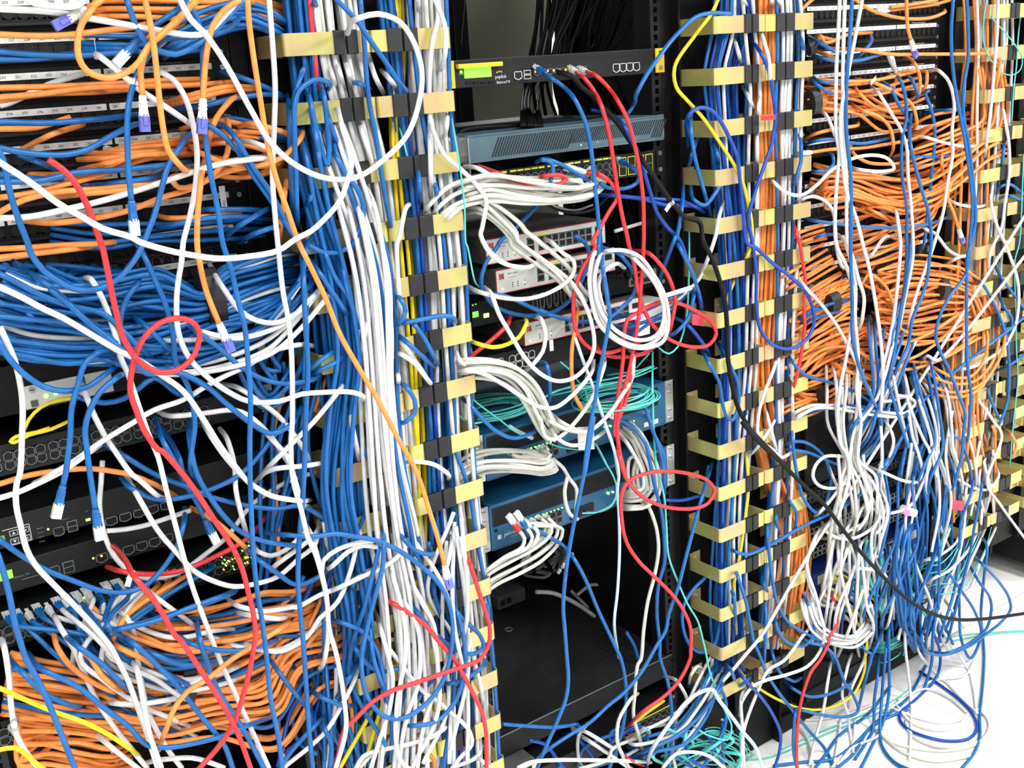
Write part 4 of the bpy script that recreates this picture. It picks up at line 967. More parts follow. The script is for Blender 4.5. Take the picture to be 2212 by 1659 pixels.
run('''
# middle rack: load balancer and black cable curtain behind
B:k 16 75 -520 -300 14|hanging in the dark curtain behind the load balancer|C 1180,-40 1130,150 1080,330 1050,560 1100,800 1200,1100 1300,1500 G 1300,300
B:k 12 60 -420 -250 22|hanging in the dark curtain behind the load balancer|C 1290,-40 1200,200 1130,380 1180,650 1270,900 1280,1200 1330,1600 G 1300,300
B:k 8 26 -640 -400 8|hanging in the dark curtain behind the load balancer|C 900,-40 880,200 850,420 800,600 790,860
k d-250 r2.5||C 330,-20 300,330
k d-60 r5|thick black cable lying along the top of the slate appliance|C 260,960 300,900 450,870 700,860 1000,840 1200,820 1320,790
b d40 sb|bright blue cable leaving the load balancer through a white flag|C 870,500 @70 930,540 1000,590 @110 1080,680 1150,830 1180,950 1200,1100 1220,1300 1240,1500 1245,1659 G 1240,100 @150 1280,300 1300,450 1320,580 1300,700 1270,850 1240,1000 1220,1150 1190,1300 1160,1500 1145,1659 L 1210,0 1140,400 1100,600 1060,800 1020,1050 1000,1300 1000,1450 1020,1659 M 1010,700 1025,900 1035,1050 1020,1180 960,1340 880,1520 800,1720
r d50 sc|red cable from the load balancer, left of the pair|C 1090,495 @90 1150,540 1210,620 @120 1260,720 1310,900 1350,1150 1380,1350 1420,1550 1440,1659 G 1430,0 1450,100 1490,250 1510,400 1560,550 1620,650 1750,750 1900,790 2000,770 2045,700 2010,620 1900,540 1780,490 1650,485 1500,560 1440,600 1415,700 1410,850 1400,950 1370,1150 1350,1400
r d50 sc|red cable from the load balancer, right of the pair|C 1160,490 @90 1230,520 1310,600 @125 1380,700 1440,820 1490,1000 1520,1150 1545,1350 1550,1500 1545,1659 G 1550,50 1545,200 1530,400 1520,550 1490,750 1450,950 1400,1150 1370,1350 1385,1500 1420,1640
r d140|red cable looping in a wide oval beside the lower middle rings|L 1380,150 1385,280 1430,420 1520,530 1620,590 1750,625 1900,625 1990,590 2035,510 1990,440 1880,395 1700,372 1560,390 1450,440 1400,520 1400,700 1430,850 1510,980 1620,1090 1740,1210 1820,1320 1870,1450 1870,1600 M 1870,900 1800,1050 1700,1160 1550,1270 1420,1410
r d110|red cable descending left of the white coil and back up|C 1150,1170 1250,1190 1320,1240 1360,1300 1370,1350 1310,1450 1250,1560 1200,1659 G 1220,100 1130,260 1080,400 1070,550 1090,680 1150,770 1250,825 1350,820 1430,790 1550,740
r d130||G 1470,130 1600,160 1690,260 1740,360 1765,480 1740,620 1720,700
r d95||G 640,580 600,660 500,750 400,830 270,940
r d100||G 1210,760 1280,840 1400,860 1530,840 1620,790
k d80 r4.4 f.13|black cable leaving the load balancer through a white sleeve|C 960,490 @100 1060,520 1130,600 1200,650 1260,720 1320,780 1400,880 1480,1000 @130 1560,1120 1650,1250 1740,1380 1830,1480 1930,1600 1960,1659 D 0,1520 H @150 20,60 80,180 130,320 170,480 185,650 190,850 220,1050 260,1200 330,1330 430,1450 600,1620 N @185 290,40 400,170 560,320 720,480 850,600 960,750 1060,880 1200,1040 1310,1150 1450,1270 1600,1350 1750,1385 1950,1380 2240,1340
b d60 sb|blue cable leaving the black switch uplink|C 1430,1120 @90 1480,1150 1520,1200 1500,1250 1430,1285 1300,1280 1250,1250
n d100||C 1340,790 1420,870 1480,980 1530,1080 1560,1200 1600,1330 1640,1450 1720,1560 1780,1659 G 1790,50 1850,200 1900,330 1930,450 1950,550
b d140|blue cable arching from the right rings toward the load balancer|C 2150,95 2000,90 1900,120 1800,210 1720,300 @150 1640,410 1570,510 1510,620 @20 1480,720 1440,780
n d-100||C 1190,750 1260,765 1350,790
w d100|ivory cable looping over the yellow edged switch|C 320,1140 420,1150 490,1190 560,1250
r d110|red cable leaving its plug over the yellow edged switch|C 410,1130 550,1180 680,1230 850,1270 960,1265 1020,1220 980,1195 880,1200 840,1215
b d100||C 815,1105 900,1090 1000,1130 1150,1220 1200,1250
b d105||C 850,1090 920,1110 930,1180 900,1260 @60 860,1350 780,1450 680,1550 560,1659 G 560,90 480,200 440,330 450,400 520,500 620,550 780,575 950,540 1070,440 1160,250 1180,150 1150,80 1080,30
b d60||C 730,1220 820,1240 900,1260
n d90||C 1180,1330 1350,1335 1500,1350 1650,1360 1800,1370 1900,1410 1960,1450
n d95||C 1380,1340 1550,1360 1700,1400 1800,1400 2000,1420
r d95 sc||C 1150,1175 1250,1200 1330,1250
B:g 9 30 60 120 7|sweeping from the yellow edged switch to the left rings|C 1240,1200 1120,1290 950,1300 750,1300 550,1280 400,1290 250,1340 150,1430 100,1530
B:g 6 24 90 125 6|looping over the yellow edged switch|C 1240,1220 1200,1290 1060,1320 900,1320 700,1300 500,1270 350,1300 200,1380
B:g 6 26 60 110 8|draping down from the left rings over the pale switches|C 330,1390 450,1400 560,1470 680,1580 800,1659 G 700,40 850,160 1000,290 1080,400 1150,480
w d120||C 1120,1290 1110,1240 1060,1230 1000,1250
w d-40||C 1570,1200 1640,1250 1660,1320 1665,1450 1600,1500 1480,1540 1350,1580
k d60 r3||C 790,1340 900,1400 1050,1450 1200,1430 1340,1310
s d62 r2||C 810,1345 900,1390 1050,1435 1200,1400
w d125||G 440,0 450,60 500,150 600,220 720,245 850,200
g d110||G 870,50 940,90 1000,150 1070,200 1075,270 1030,340 900,420 750,460 600,455 450,420 340,370
w d130|white cable curving in a deep bowl under the pale switches|G 460,380 520,450 560,560 640,700 730,850 830,960 950,1020 1070,1000 1160,920 1210,800 1200,650 1150,500 1080,380 1000,290
w d120||G 800,580 860,620 880,700 860,820 800,900 700,980
y d110 r3.6|yellow cable from the pale switch to the left rings|G 740,590 740,650 700,720 620,770 520,790 430,770 360,740
b d80||G 320,410 450,420 600,440 720,490 850,550 950,580 1080,610 1200,620
b d85||G 700,490 850,540 1000,600
b d105||G 820,890 890,920 905,1000 910,1100 890,1190
b d90||G 840,1290 780,1380 660,1410 540,1360 450,1280 380,1200 290,1120
o d110||G 1100,510 1080,680 1060,800 1060,1000 1080,1120 1130,1210 1180,1210
t d100 r1.4||G 1200,820 1150,1000
l d115 r3|pale blue strip hanging past the blue firewalls|G 1040,620 1090,750 1150,920 1200,1050 1250,1200 1300,1350 1350,1500 1380,1659 L 1370,500 1380,650 1385,900 1370,1200 1350,1380 1380,1650
l d112 r2||L 1265,0 1330,150 1370,400
b d150||G 1250,0 1270,250 1310,450
b d110||G 1650,350 1760,50 1800,-40
b d115||G 1740,0 1800,120 1880,280 1920,400 1950,520
b d110||G 1890,360 1890,450 1860,580 1780,680 1680,720
b d100||G 1240,100 1400,170 1500,330 1480,430 1400,520 1320,590 1200,640
b d95||G 1330,590 1500,560 1600,520 1750,450 1850,400
b d98||G 1340,640 1450,650 1600,600 1700,550 1880,400
b d96||G 1400,680 1480,700 1600,620 1750,560
n d96||G 1720,570 1850,640 1950,760 2000,850
w d60||G 2060,-20 2000,150 1930,320 1800,450 1700,540
t d90 r1.8||G 1860,-20 1860,200 1850,500 1830,650 1780,790 1720,835 1660,800 1650,760
t d70 r1.6||G 1590,830 1500,930
t d95 r2||G 1610,820 1610,1100 1620,1400 1640,1640
b d100||G 1490,1050 1560,1200 1610,1350 1660,1500 1690,1659 L 1690,500
w d135||G 1280,130 1200,180 1180,300 1190,450 1240,620 1330,720 1470,790 1600,790 1690,740 1720,600 1690,430 1620,300 1530,180 1420,130 1320,130 1250,160
w d138||G 1340,120 1240,200 1215,330 1235,480 1290,600 1380,690 1500,740 1600,730 1660,680 1690,560 1660,420 1590,300 1500,200 1400,140
w d132||G 1260,180 1210,260 1205,400 1240,550 1310,680 1430,760 1560,780 1660,720 1700,640 1700,500 1640,340 1560,220
w d129||G 1420,250 1340,230 1270,280 1240,360 1260,480 1310,600
w d120||G 1210,880 1170,1000 1050,1130 950,1200 850,1200 750,1150 600,1050 450,970 350,950 250,970
B:g 7 24 90 130 7|arching from the left rings over the blue firewalls|G 240,970 350,930 500,930 650,970 760,1060 830,1180 880,1290 950,1380
g d125||G 830,1200 850,1300 870,1390 920,1420 980,1400 1100,1280 1200,1130 1270,950 1280,850
g d122||G 850,1250 920,1300 1050,1360 1180,1360 1300,1260 1400,1120 1470,1000 1480,880 1450,800
g d120||G 870,1250 950,1400 1020,1450 1100,1460 1200,1420 1300,1350
g d118||G 900,1230 1000,1310 1080,1350 1200,1340 
r d120||G 1500,830 1470,950 1430,1150 1370,1300 1350,1390
t d60 r1.6||G 830,1160 950,1090 1100,1060 1250,1050 1400,1020 1530,960 1620,920
t d62 r1.6||G 840,1150 1000,1075 1200,1030 1400,990 1600,920
t d64 r1.6||G 880,1130 1100,1080 1300,1045 1500,990 1640,930
t d66 r1.6||G 1300,980 1450,960 1600,930
t d55 r1.6||G 340,1110 450,1200 560,1280 640,1340 720,1380
t d60 r1.6||G 220,1160 280,1250 380,1310 450,1300
t d70 r1.6||G 350,750 380,850 380,1000 390,1150
t d50 r1.6||G 980,890 1050,950 1100,1020 1150,1080 1170,1180
l d40 r4||G 630,1330 700,1370 790,1410
''')
run('''
t d30 r1.6||L 880,170 950,200 1050,220 1170,230
t d60 r1.5||L 1220,180 1260,250 1300,330 1350,430 1370,520 1330,610 1250,650 1130,660
t d62 r1.5||L 1210,170 1290,320 1340,400 1365,500 1340,590 1250,645 1150,650
g d45||L 930,290 1000,350 1040,420 1090,490 1090,600 1080,700
g d60||L 1030,410 1010,500 1020,600 1050,670 1100,700
B:g 8 26 30 80 4|gathered in the white bunch below the upper blue firewall|L 930,300 870,330 750,320 600,310 450,320 350,360 280,420 240,470|L 640,270 900,220|c
B:g 6 22 40 70 3|swooping from the lower blue firewall to the left rings|L 940,760 920,830 820,920 680,1000 520,1090 420,1170 340,1250|L 650,740 920,690|c
g d70 sr||L 700,780 735,830 720,890 600,960 480,1050 380,1150
g d72 sb||L 750,760 790,820 760,890 620,960 500,1050
g d74 so||L 800,750 830,800 800,870 650,960
b d60 sb|blue cable leaving the lower blue firewall ports downward|L 830,780 900,820 1000,880 @100 1080,980 1160,1130 1230,1300 1300,1450 1370,1600 M 1390,900 1420,1030 1430,1150 1420,1300 1390,1450 1300,1700
b d80 sb|blue cable leaving the upper blue firewall at its right lights|L 1400,30 1480,80 @100 1560,180 1590,300 1620,450 1670,650 1690,850 1690,1000 1650,1150 1640,1350 1660,1550 1690,1659 M 1660,900 1720,1100 1745,1400 1720,1700
b d100||L 1580,0 1620,120 1680,250 1690,450 1690,560
n d40||L 1700,570 1820,570 1935,540
B:g 6 22 50 90 4|tied in the ivory bunch right of the firewalls|L 1400,80 1480,160 1530,260 1570,350 1590,430 1590,510 1540,560 1470,570 1400,560
B:g 3 14 40 60 3|tied in the ivory bunch right of the firewalls|L 1520,300 1480,310 1470,420 1500,520 1560,560
g d100||L 1540,570 1600,650 1640,780 1650,920 1620,1100 1580,1250 1550,1450 1530,1659 M 1510,950 1490,1150 1480,1300 1520,1450 1570,1640
t d120 r2||L 1620,150 1640,350 1690,550 1705,750 1720,950 1780,1120 1850,1280 1920,1400 1960,1550 1980,1659 M 1970,850 2000,1000 2050,1130 2100,1260 2150,1380 2130,1460 2000,1440 1900,1380 1850,1320
b d130|blue cable crossing from the lower middle rings down to the left|L 2020,310 1950,540 1890,760 1840,950 1780,1180 1720,1350 1620,1560 1560,1659 M 1700,720 1640,820 1530,1010 1420,1140 1300,1240 1180,1350 1050,1430 900,1530 780,1640
b d60||L 1970,1100 1880,1190 1820,1300 1820,1450 1880,1580 1960,1610 2030,1560 2070,1400 2090,1100
s d-200 r5|thick grey cord leaving the power strip|P 370,185 450,190 520,215 600,260 670,310
s d-260 r4||P 580,200 650,150 730,165 800,230 830,300 820,350 790,375
s d-300 r4||P 550,180 600,230 640,270
s d-380 r5||P 290,80 400,85 440,100
k d-330 r5||P 280,20 300,90
k d-330 r5||P 370,-30 360,100
k d-330 r5||P 390,-30 450,80
B:gs 8 30 -420 -330 20|heaped behind the power strips|P 330,-20 380,10 430,20 480,10 520,40 
b d60||M 590,1360 800,1375 950,1380 1100,1360
b d-20||P 830,390 870,460 890,530
n d40||M 770,1470 880,1500 960,1600 1040,1700
b d80||M 930,1580 980,1659
w d160|white cable running level along the bottom of the middle rack|M 690,1659 780,1620 950,1605 1150,1605 1400,1610 1600,1620
w d120||M 1060,1390 1170,1420 1300,1500 1360,1540
w d100||M 1120,1440 1200,1490 1320,1570 1450,1659
g d130||M 1510,1150 1440,1220 1380,1330 1370,1480 1400,1560 1450,1659
g d100||M 1690,1030 1780,1070 1830,1150 1840,1240
g d100||M 1860,1090 1880,1010 1900,980 1960,985
g d120||M 1420,1450 1500,1500 1650,1470 1800,1400 1900,1280 2000,1130 2090,960
l d180 r4|pale blue flat cable arching over the middle floor clutter|M 1570,1640 1640,1480 1740,1340 1830,1220 1920,1150 2020,1125 2120,1160 O 120,1180 180,1260 240,1340 300,1420 380,1520 440,1700
r d150||M 1380,1550 1450,1600 1550,1640
B:t 12 40 20 120 14|snarled in the aqua knot on the middle floor|M 1700,1640 1850,1560 2000,1500 2150,1560 2212,1640
T:ttt 8 20 140|snarled in the aqua knot on the middle floor|1400 1580 1600 1659
B:bbw 8 30 60 140 12|converging on the middle floor clutter|M 2080,930 2000,1100 1900,1250 1780,1400 1600,1480 1450,1540
T:bwgn 12 20 120|strewn over the middle floor clutter|1250 1560 1560 1670
y d60||M 1690,1200 1550,1300 1440,1400 1330,1480
b d90||M 1850,1100 1950,1085 2050,1110 2100,1200 2110,1350 2060,1500 1950,1659
w d150||M 1680,1659 1760,1570 1880,1550 2000,1580 2100,1659
b d160||M 2100,940 2150,1000 2180,1100
''')
TL['a']=(1700,300,1269/512)
run('''
B:bbbbnnw 20 34 18 88 9|packed inside the left half of the right ring pair|Z 1585,-40 1580,60 1560,160 1565,260 1575,380 1585,500 1590,620 1590,760 1585,900 1580,1040 1575,1180 1572,1300 1575,1450
B:gwbb 7 22 18 88 8|packed inside the left half of the right ring pair|Z 1610,-40 1620,80 1630,200 1625,330 1625,480 1620,640 1615,800 1600,950 1590,1100 1590,1250 1600,1400
B:oooo 20 24 10 75 6|packed in the orange core of the right ring pair|Z 1655,-40 1655,120 1655,260 1660,400 1655,540 1650,660 1645,780 ~1.6 1650,900 1670,1000 1700,1100 1710,1200 1700,1300 1690,1400
B:oo 12 20 40 85 6|packed in the orange core of the right ring pair|Z 1700,1030 1705,1090 1715,1150 1718,1220 1710,1280
B:wbwb 12 26 25 95 8|packed inside the right half of the right ring pair|Z 1700,-40 1705,100 1700,240 1700,380 1700,520 1695,660 1690,800 1690,950 1680,1100 1670,1250 1660,1400
y d104 r3.4|yellow cable weaving down past the upper right ring pair|D 130,-20 80,90 C 1900,240 1760,460 1770,590 1850,690 1950,800 2060,960 2170,1130 D 290,1240 330,1400 350,1500 H 355,50 340,130 @80 250,310 200,420 180,500
y d90 r3.2||N 290,60 320,300 330,500 310,680 280,900 240,1100 200,1300
n d108|dark blue cable arching over the upper right ring pair and down|C 1850,1000 1860,780 1930,735 2020,760 2100,870 2180,1050 D 260,1110 280,1300 300,1500 320,1659 H 380,110 500,220 620,310 710,400 770,520 780,620 740,720 660,785 570,800 480,760 410,660 385,500 385,300 370,150 350,30 D 330,1500 380,1300 440,1130 490,980 515,800 500,650 470,480 420,370 320,230
b d112||C 1880,740 1870,880 1900,1080 1960,1300 2010,1480
b d110||C 1820,1270 1810,1420 1780,1600 G 1740,100 
b d108||C 1920,940 1880,1050 1860,1130
b d108||C 2000,930 2050,1050 2060,1140
b d108||C 1870,1270 1900,1370 1970,1400 2050,1300 2080,1250
w d112||C 2100,1360 2060,1500 2020,1659 G 2040,30 1990,180 1920,310
w d114||D 390,160 440,290 470,400 480,520 490,620
w d112||D 220,230 260,350 280,450
w d112||D 420,560 400,740 390,860
w d112||D 380,860 390,1000 380,1280
w d112||D 400,890 440,1060
w d112||D 290,590 340,680 370,760
w d112||D 510,230 470,340
w d112||D 300,0 330,70
w d112||D 490,0 495,80
w d112||D 540,0 545,80
w d114|white cable looping from the right ring pair over the orange runs|D 480,1200 520,1260 600,1320 700,1330 800,1260 900,1160 1050,1080 1200,1060 1290,1090 1325,1150 1250,1170 1100,1160 1000,1130
b d112||D 190,40 230,90
b d112||D 680,200 700,300 720,380
b d112||D 680,880 690,1000 690,1100 660,1200 630,1300
b d112||D 700,700 640,900
b d60 r2||D 60,940 100,1060 130,1150
r d98|red strand showing between the right rings beside the orange core|D 500,900 530,1060
r d105||D 630,1500 660,1600 680,1659 H 700,200 720,350 710,500 715,650 700,780 680,900 650,1030 600,1150
B:o 5 18 60 90 4|bulging out of the orange core into the right rack|H 600,110 700,60 850,10
B:o 8 44 50 95 5|bulging out of the orange core into the right rack|H 520,440 620,380 740,300 910,200
B:o 5 14 60 90 4|bulging out of the orange core into the right rack|D 690,720 760,700 800,690 900,680
B:o 4 10 60 90 4|bulging out of the orange core into the right rack|D 700,650 760,640 900,620
B:o 11 40 30 80 5|combed out of the white plugs toward the right ring pair|H 620,640 700,620 800,560 930,470 1040,430|H 770,410 1060,350|c
B:o 12 46 30 85 6|combed out of the white plugs toward the right ring pair|H 600,990 680,930 780,850 880,790 1000,750 1150,740|H 880,690 1200,640|c
B:o 9 34 30 85 6|combed out of the white plugs toward the right ring pair|H 540,1150 640,1080 720,1100 ~1.1 860,1080 1000,1010 1200,1010
B:o 7 30 40 85 6|combed out of the white plugs toward the right ring pair|H 520,1300 600,1230 700,1160 850,1110
B:o 8 40 60 100 8|trailing under the white plugs of the right rack|H 880,830 1000,900 1150,960 1300,1000
B:o 14 46 40 95 6|bunched toward the lower right rings|H 1250,370 1400,330 1600,330 1750,350 ~.7 1880,420 1950,560 1980,700|H 1080,350 1440,300|c
B:o 16 56 40 95 6|bunched toward the lower right rings|H 1220,600 1450,590 1650,560 1800,540 ~.6 1900,470|H 1150,640 1440,560|c
B:o 6 40 90 120 14|looping over the lower of the orange combs|H 1100,640 1250,760 1400,820 1600,780 1800,640 1900,600
B:o 3 20 110 125 6|draped in a deep bowl across the right rack|H 1460,900 1600,1010 1750,1060 1900,1020 2000,880 2030,740 1990,600
o d118||H 1510,1070 1640,1120 1780,1130 1900,1080 1980,980 2040,800
o d100||H 1080,265 1180,300 1270,380 1320,500 1330,600
o d105||H 1640,230 1630,400
B:bb 3 10 90 105 5|threaded through the orange combs|H 620,700 750,580 900,520 1050,490
b d105||H 600,800 640,900 720,980 850,1020 950,1050 1080,1110 1180,1190 1225,1300 1210,1420 1150,1520 1060,1580 950,1590 860,1560 740,1510 620,1490 580,1480
b d107||H 575,1490 620,1440 700,1435 790,1480 860,1560 890,1659 N 900,400 870,560 840,640 N 790,650
b d112|blue cable crossing from the black cord to the lower right ring pair|N 2240,-700 1520,-100 1400,100 1300,300 1220,410 1100,530 950,630 850,680 700,750 560,830 430,900 330,940 250,925 200,870
b d110||N 620,-20 630,150 660,380 700,540 750,620 800,655 850,630 900,500
b d105||N 560,560 620,590 660,660 655,740 570,860
b d108||N 530,540 520,700 560,860
# right ring pair lower
b d112||N 470,620 460,800 480,1000 500,1150 530,1280 600,1400 720,1480 850,1560 920,1700
b d112||O 520,540 520,680 560,770 640,820 720,820 770,760 780,650 740,540 670,440
b d110|blue cable bulging from the lowest right ring over its twin|N 220,940 260,1100 310,1250 340,1400 370,1550 O 390,850 450,1000 520,1120 620,1250 740,1400 860,1540 920,1700
b d112||N 60,330 20,580 
b d110||H 10,790 60,900 130,1030 150,1150 180,1260 220,1290 260,1200 260,1050 200,900 120,760
b d105||N 400,1020 440,1150 520,1300
b d108||N 190,1140 230,1230 240,1330 210,1480
b d106||O 400,290 450,600 440,900 430,1000
b d106||O 480,750 500,900 540,1000 620,1060 700,1040
l d112 r3.4||N 290,300 400,200 480,80 530,-30
w d112||H 480,250 400,500
w d110||H 540,770 500,950 440,1100 400,1250 400,1400 440,1530 N 500,230 560,280 600,260 620,200
w d113||H 620,240 720,380 830,500 920,620 1000,760 1060,880 1110,1000 1180,1110 1250,1160 1400,1130 1480,1200 
w d105||H 440,1180 470,1300 510,1450 520,1540
w d118|white cable running diagonally from the blue firewalls down left to the floor clutter|N 2300,-1500 900,700 780,880 660,1080 540,1290 430,1480 O 300,900 180,1040 90,1140 M 1960,1300 1830,1480 1700,1640
w d115||N 800,1400 700,1500 580,1659 O 460,1000 380,1170 300,1400 280,1659
w d112||O 340,1060 280,1200 290,1400 300,1659
w d120|white cable swinging off the coil before the royal blue firewalls|O 730,150 740,330 790,480 820,600 850,740 820,860 740,960 600,1020 450,1060 350,1110 300,1180 270,1300
w d112||N 900,700 780,840 730,1000 740,1120 800,1280 850,1450
# D tile runs
o d60||D 690,70 740,20 790,-20
o d70 sc||D 1050,-10 1150,60 1300,110 1450,130 1580,120 1660,90 1670,70
o d110 ew|orange cable with white boot dangling over the right patch panels|D 1410,-20 1412,100 1420,200 1440,270
o d40 sc||D 1290,70 1450,50 1600,30 1740,-10
o d45||D 1300,50 1450,30 1620,0
o d100|orange cable running level from the right patch panels to the far rings|D 860,330 1100,340 1300,370 1500,370 1800,370 1980,375 2030,430 2020,520
o d90||D 1400,380 1470,440 1500,520 1500,620 1460,640
o d60 ec||D 1320,600 1345,520 1335,490
o d90||D 1510,480 1550,510 1545,580 1450,640
o d80||D 760,300 830,250 850,290 1000,240 1170,225
o d80||D 790,310 820,260 900,270
o d80||D 790,350 880,380 920,400
B:o 6 40 30 75 8|crossing the middle of the right patch panels|D 700,620 850,620 1000,640 1200,640 1400,600 1500,560
B:o 5 34 30 75 8|crossing the middle of the right patch panels|D 800,690 950,690 1100,720 1250,800 1400,820
o d85||D 1040,560 1100,650 1200,730 1300,760 1420,740
o d90||D 1060,540 1200,570 1350,640 1450,720 1480,830 1430,900
o d90||D 1020,700 1120,760 1230,800 1300,880 1320,980 1290,1080
o d85||D 1020,980 1060,1060 1150,1110 1280,1120 1380,1110
o d80||D 700,960 800,910 920,880 1060,860 1080,840
o d75 sc||D 760,1040 900,1020 1100,1010 1300,980 1450,950 1600,860
B:o 7 30 50 100 6|sweeping up from the right patch panels to the far rings|D 1330,1150 1500,1100 1650,1050 1850,960 1990,850 2010,700 1990,450 1960,380
B:o 8 44 50 100 8|sweeping up from the right patch panels to the far rings|D 1300,1300 1500,1290 1650,1230 1780,1130 1900,1020 2000,960 2080,940
B:o 6 30 40 90 6|streaming right from the panel rows|D 1450,950 1600,880 1750,830 1840,800
B:o 10 40 40 90 8|scooping through the lower right patch panels|D 860,1300 1050,1310 1250,1370 1400,1380 1550,1330 1700,1220|D 780,1310 900,1300|c
B:o 6 30 40 90 8|scooping through the lower right patch panels|D 760,1190 950,1230 1150,1270 1400,1310 1600,1240
B:o 6 34 40 85 10|scooping through the lower right patch panels|D 1000,1560 1200,1500 1400,1560 1550,1480 1600,1350
B:o 8 40 30 70 8|above the yellow lettered switch|H 960,160 1100,140 1300,60 1440,-20
o d95||D 1060,1390 1200,1450 1330,1540
o d110 ew|orange cable with white boot dangling beside the lower patch panels|D 1740,1220 1700,1290 1690,1340 1730,1450 1765,1560
o d108||D 1660,1000 1650,1100 1670,1240
b d100||D 740,250 830,300 920,350 970,370
b d100||D 730,360 850,400 950,420 1100,410 1200,380 1290,355
b d98||D 1165,240 1160,300 1100,370 1020,410
b d95||D 760,520 830,560 950,560 1050,550
b d95||D 750,530 800,580 860,620 920,640
b d100||D 1290,500 1370,550 1400,650 1410,800 1380,950 1380,1200 1410,1400 1410,1659 H 1410,200 1380,500 1330,800 1290,1000
b d95||D 1200,540 1300,600 1350,700 1400,780 1430,900
b d95||D 1370,500 1450,550 1480,620 1475,700
b d90||D 1510,640 1560,620 1540,640 1570,720 1600,850 1600,1000 1580,1200 1560,1400 1530,1659 H 1480,150
b d90||D 1540,760 1700,750 1800,730
b d80||D 700,990 800,960 900,950 1000,970 1100,980 1200,965 1290,945
b d85||D 870,1040 910,1080 910,1120 870,1160 800,1170 760,1165
b d80||D 1300,1080 1500,1070 1650,1070 1800,1020
b d95||D 690,1490 800,1510 950,1530 1150,1550 1400,1550 1550,1530 1700,1480
b d90||D 730,1659 820,1610 920,1600
w d110|white cable arching beyond the right patch panel edge|D 1560,485 1640,490 1700,560 1735,700 1720,900 1725,1050 1690,1250 1660,1450 1630,1659 H 1600,80 1540,250 1480,420 1440,560 1400,700
w d100 |white cable arcing from a white flag down the right rack|D 1170,590 1230,650 1310,780 1370,880 1410,1000 1420,1200 1440,1400 1455,1659 H 1450,200 1400,450 1360,650 1310,820 1260,980
w d85||D 790,740 870,800 920,920 960,1030
w d90||D 1430,930 1550,940 1650,970 1800,1000 1900,995 1960,940
w d95||D 640,1420 700,1360 760,1340 850,1370 910,1450 930,1659 H 940,150 960,220 1010,250
w d95||H 1360,30 1240,60 1180,150 1060,220
w d95||D 1640,1330 1750,1390 1850,1410 1920,1410 1970,1360
w d95||D 1450,1480 1550,1570 1640,1659 H 1600,10 1700,130 1780,170 1850,120
w d100||H 1650,240 1740,190 1830,150
# tall verticals in front of right rack
w d150|white cable hanging from the top edge, left of the front trio of the right rack|D 955,-20 945,200 930,500 930,900 950,1050 930,1300 930,1659 H 1000,240 1050,450 1030,650 1000,850 960,1050 940,1250 960,1450 N 1000,250 1020,350 1000,500 940,700 960,850 
w d155|white cable hanging from the top edge beside the left blue vertical|D 990,-20 980,300 975,600 980,900 1000,1200 1010,1659 H 1050,200 1080,320 1120,450 1110,580 1060,700
b d160|blue cable hanging from the top edge between white verticals|D 1040,-20 1020,300 1000,600 1000,900 1030,1200 1030,1659 H 1030,200 1040,500 1040,700 1080,900 1180,1150 1230,1200
w d158|white cable slanting from the top edge across the blue vertical|D 1110,-20 1060,250 1010,500 960,800 970,1050 1000,1300 1070,1500 1110,1659 H 1150,230 1200,500 1240,800 1250,1000 1240,1150 1230,1300
w d150||H 940,20 1000,100 1060,350 1060,600 1080,850 1070,1100 1100,1300 1080,1500 N 1080,300 1150,500 1250,700
w d145||D 1320,1420 1350,1500 1370,1659 H 1370,100 1350,350 1320,600 1280,800 1240,950 1190,1100
b d140||D 1440,780 1440,1000 1500,1250 1560,1450 1580,1659 H 1570,150 1550,330 1500,480 1450,600 1420,780 1360,900 1300,1080
b d145||H 1430,0 1430,200 1400,400 1360,600 1330,800 1290,1000 1260,1100
b d142||H 1390,420 1330,600 1300,800 1280,1000
b d165|blue cable pair of the far right, left one, hanging from the top edge|D 1730,-20 1715,200 1720,400 1750,650 1790,850 1830,1100 1860,1400 1840,1659 H 1840,100 1820,280 1700,450 1640,570 1610,700 1640,820 1700,940 1760,1100 1810,1250 1830,1380 1790,1580 N 1800,100 1780,300 1740,450 1700,550
b d168|blue cable pair of the far right, right one, hanging from the top edge|D 1820,-20 1830,200 1830,400 1800,600 1800,800 1830,950 1860,1200 1880,1500 1850,1659 H 1830,150 1820,400 1820,700 1830,950 1850,1100 1840,1300 1820,1500
w d110||D 2035,-20 2030,200 2010,450 1990,700 1960,950 1930,1150
w d108||D 2040,660 2080,800 2110,1000 2110,1200 2080,1400 2060,1550 2010,1659 H 1980,150 1970,400
w d112|white cable bowing down the far right rings|D 1990,1250 1990,1400 2020,1520 2080,1659 H 2120,180 2170,350 2175,500 2150,650 2080,780 2000,850 1900,910 1800,940 1700,930
b d105||D 2080,850 2070,1050 2020,1350
b d100||D 2220,1340 2120,1260 2060,1270 2020,1340
b d100||D 2220,1380 2120,1340 2020,1360
o d112||D 1990,400 2050,430 2030,550 1990,650
b d108||H 2000,200 2060,320 2150,440 2220,540
b d106||H 1990,330 2080,520 2130,600 2110,760 2080,900
b d108||H 1830,310 1930,360 2010,500 2060,620 2100,780 2110,950 2100,1150 2050,1300 1950,1380
b d100||H 2220,560 2120,560 2080,620 2110,740 2220,820
b d100||H 2220,840 2100,920 1990,960
b d108||H 1990,960 1970,1100 2030,1250 2080,1350
t d106 r1.4|aqua fibre loop hanging before the uppermost far right rings|D 1960,-20 1935,150 1935,280 1980,400 2030,460 2070,500 2140,510 2190,470 2200,400 2160,320 2080,220 2000,130 1960,30
t d104 r1.6||D 2190,100 2170,280 2160,450 2140,620 2130,800 2120,830
t d104 r1.6||D 2210,1050 2200,1300 2180,1659 H 2150,200 2155,500 2160,800 2170,1000 2140,1300 2120,1550 N 2110,350
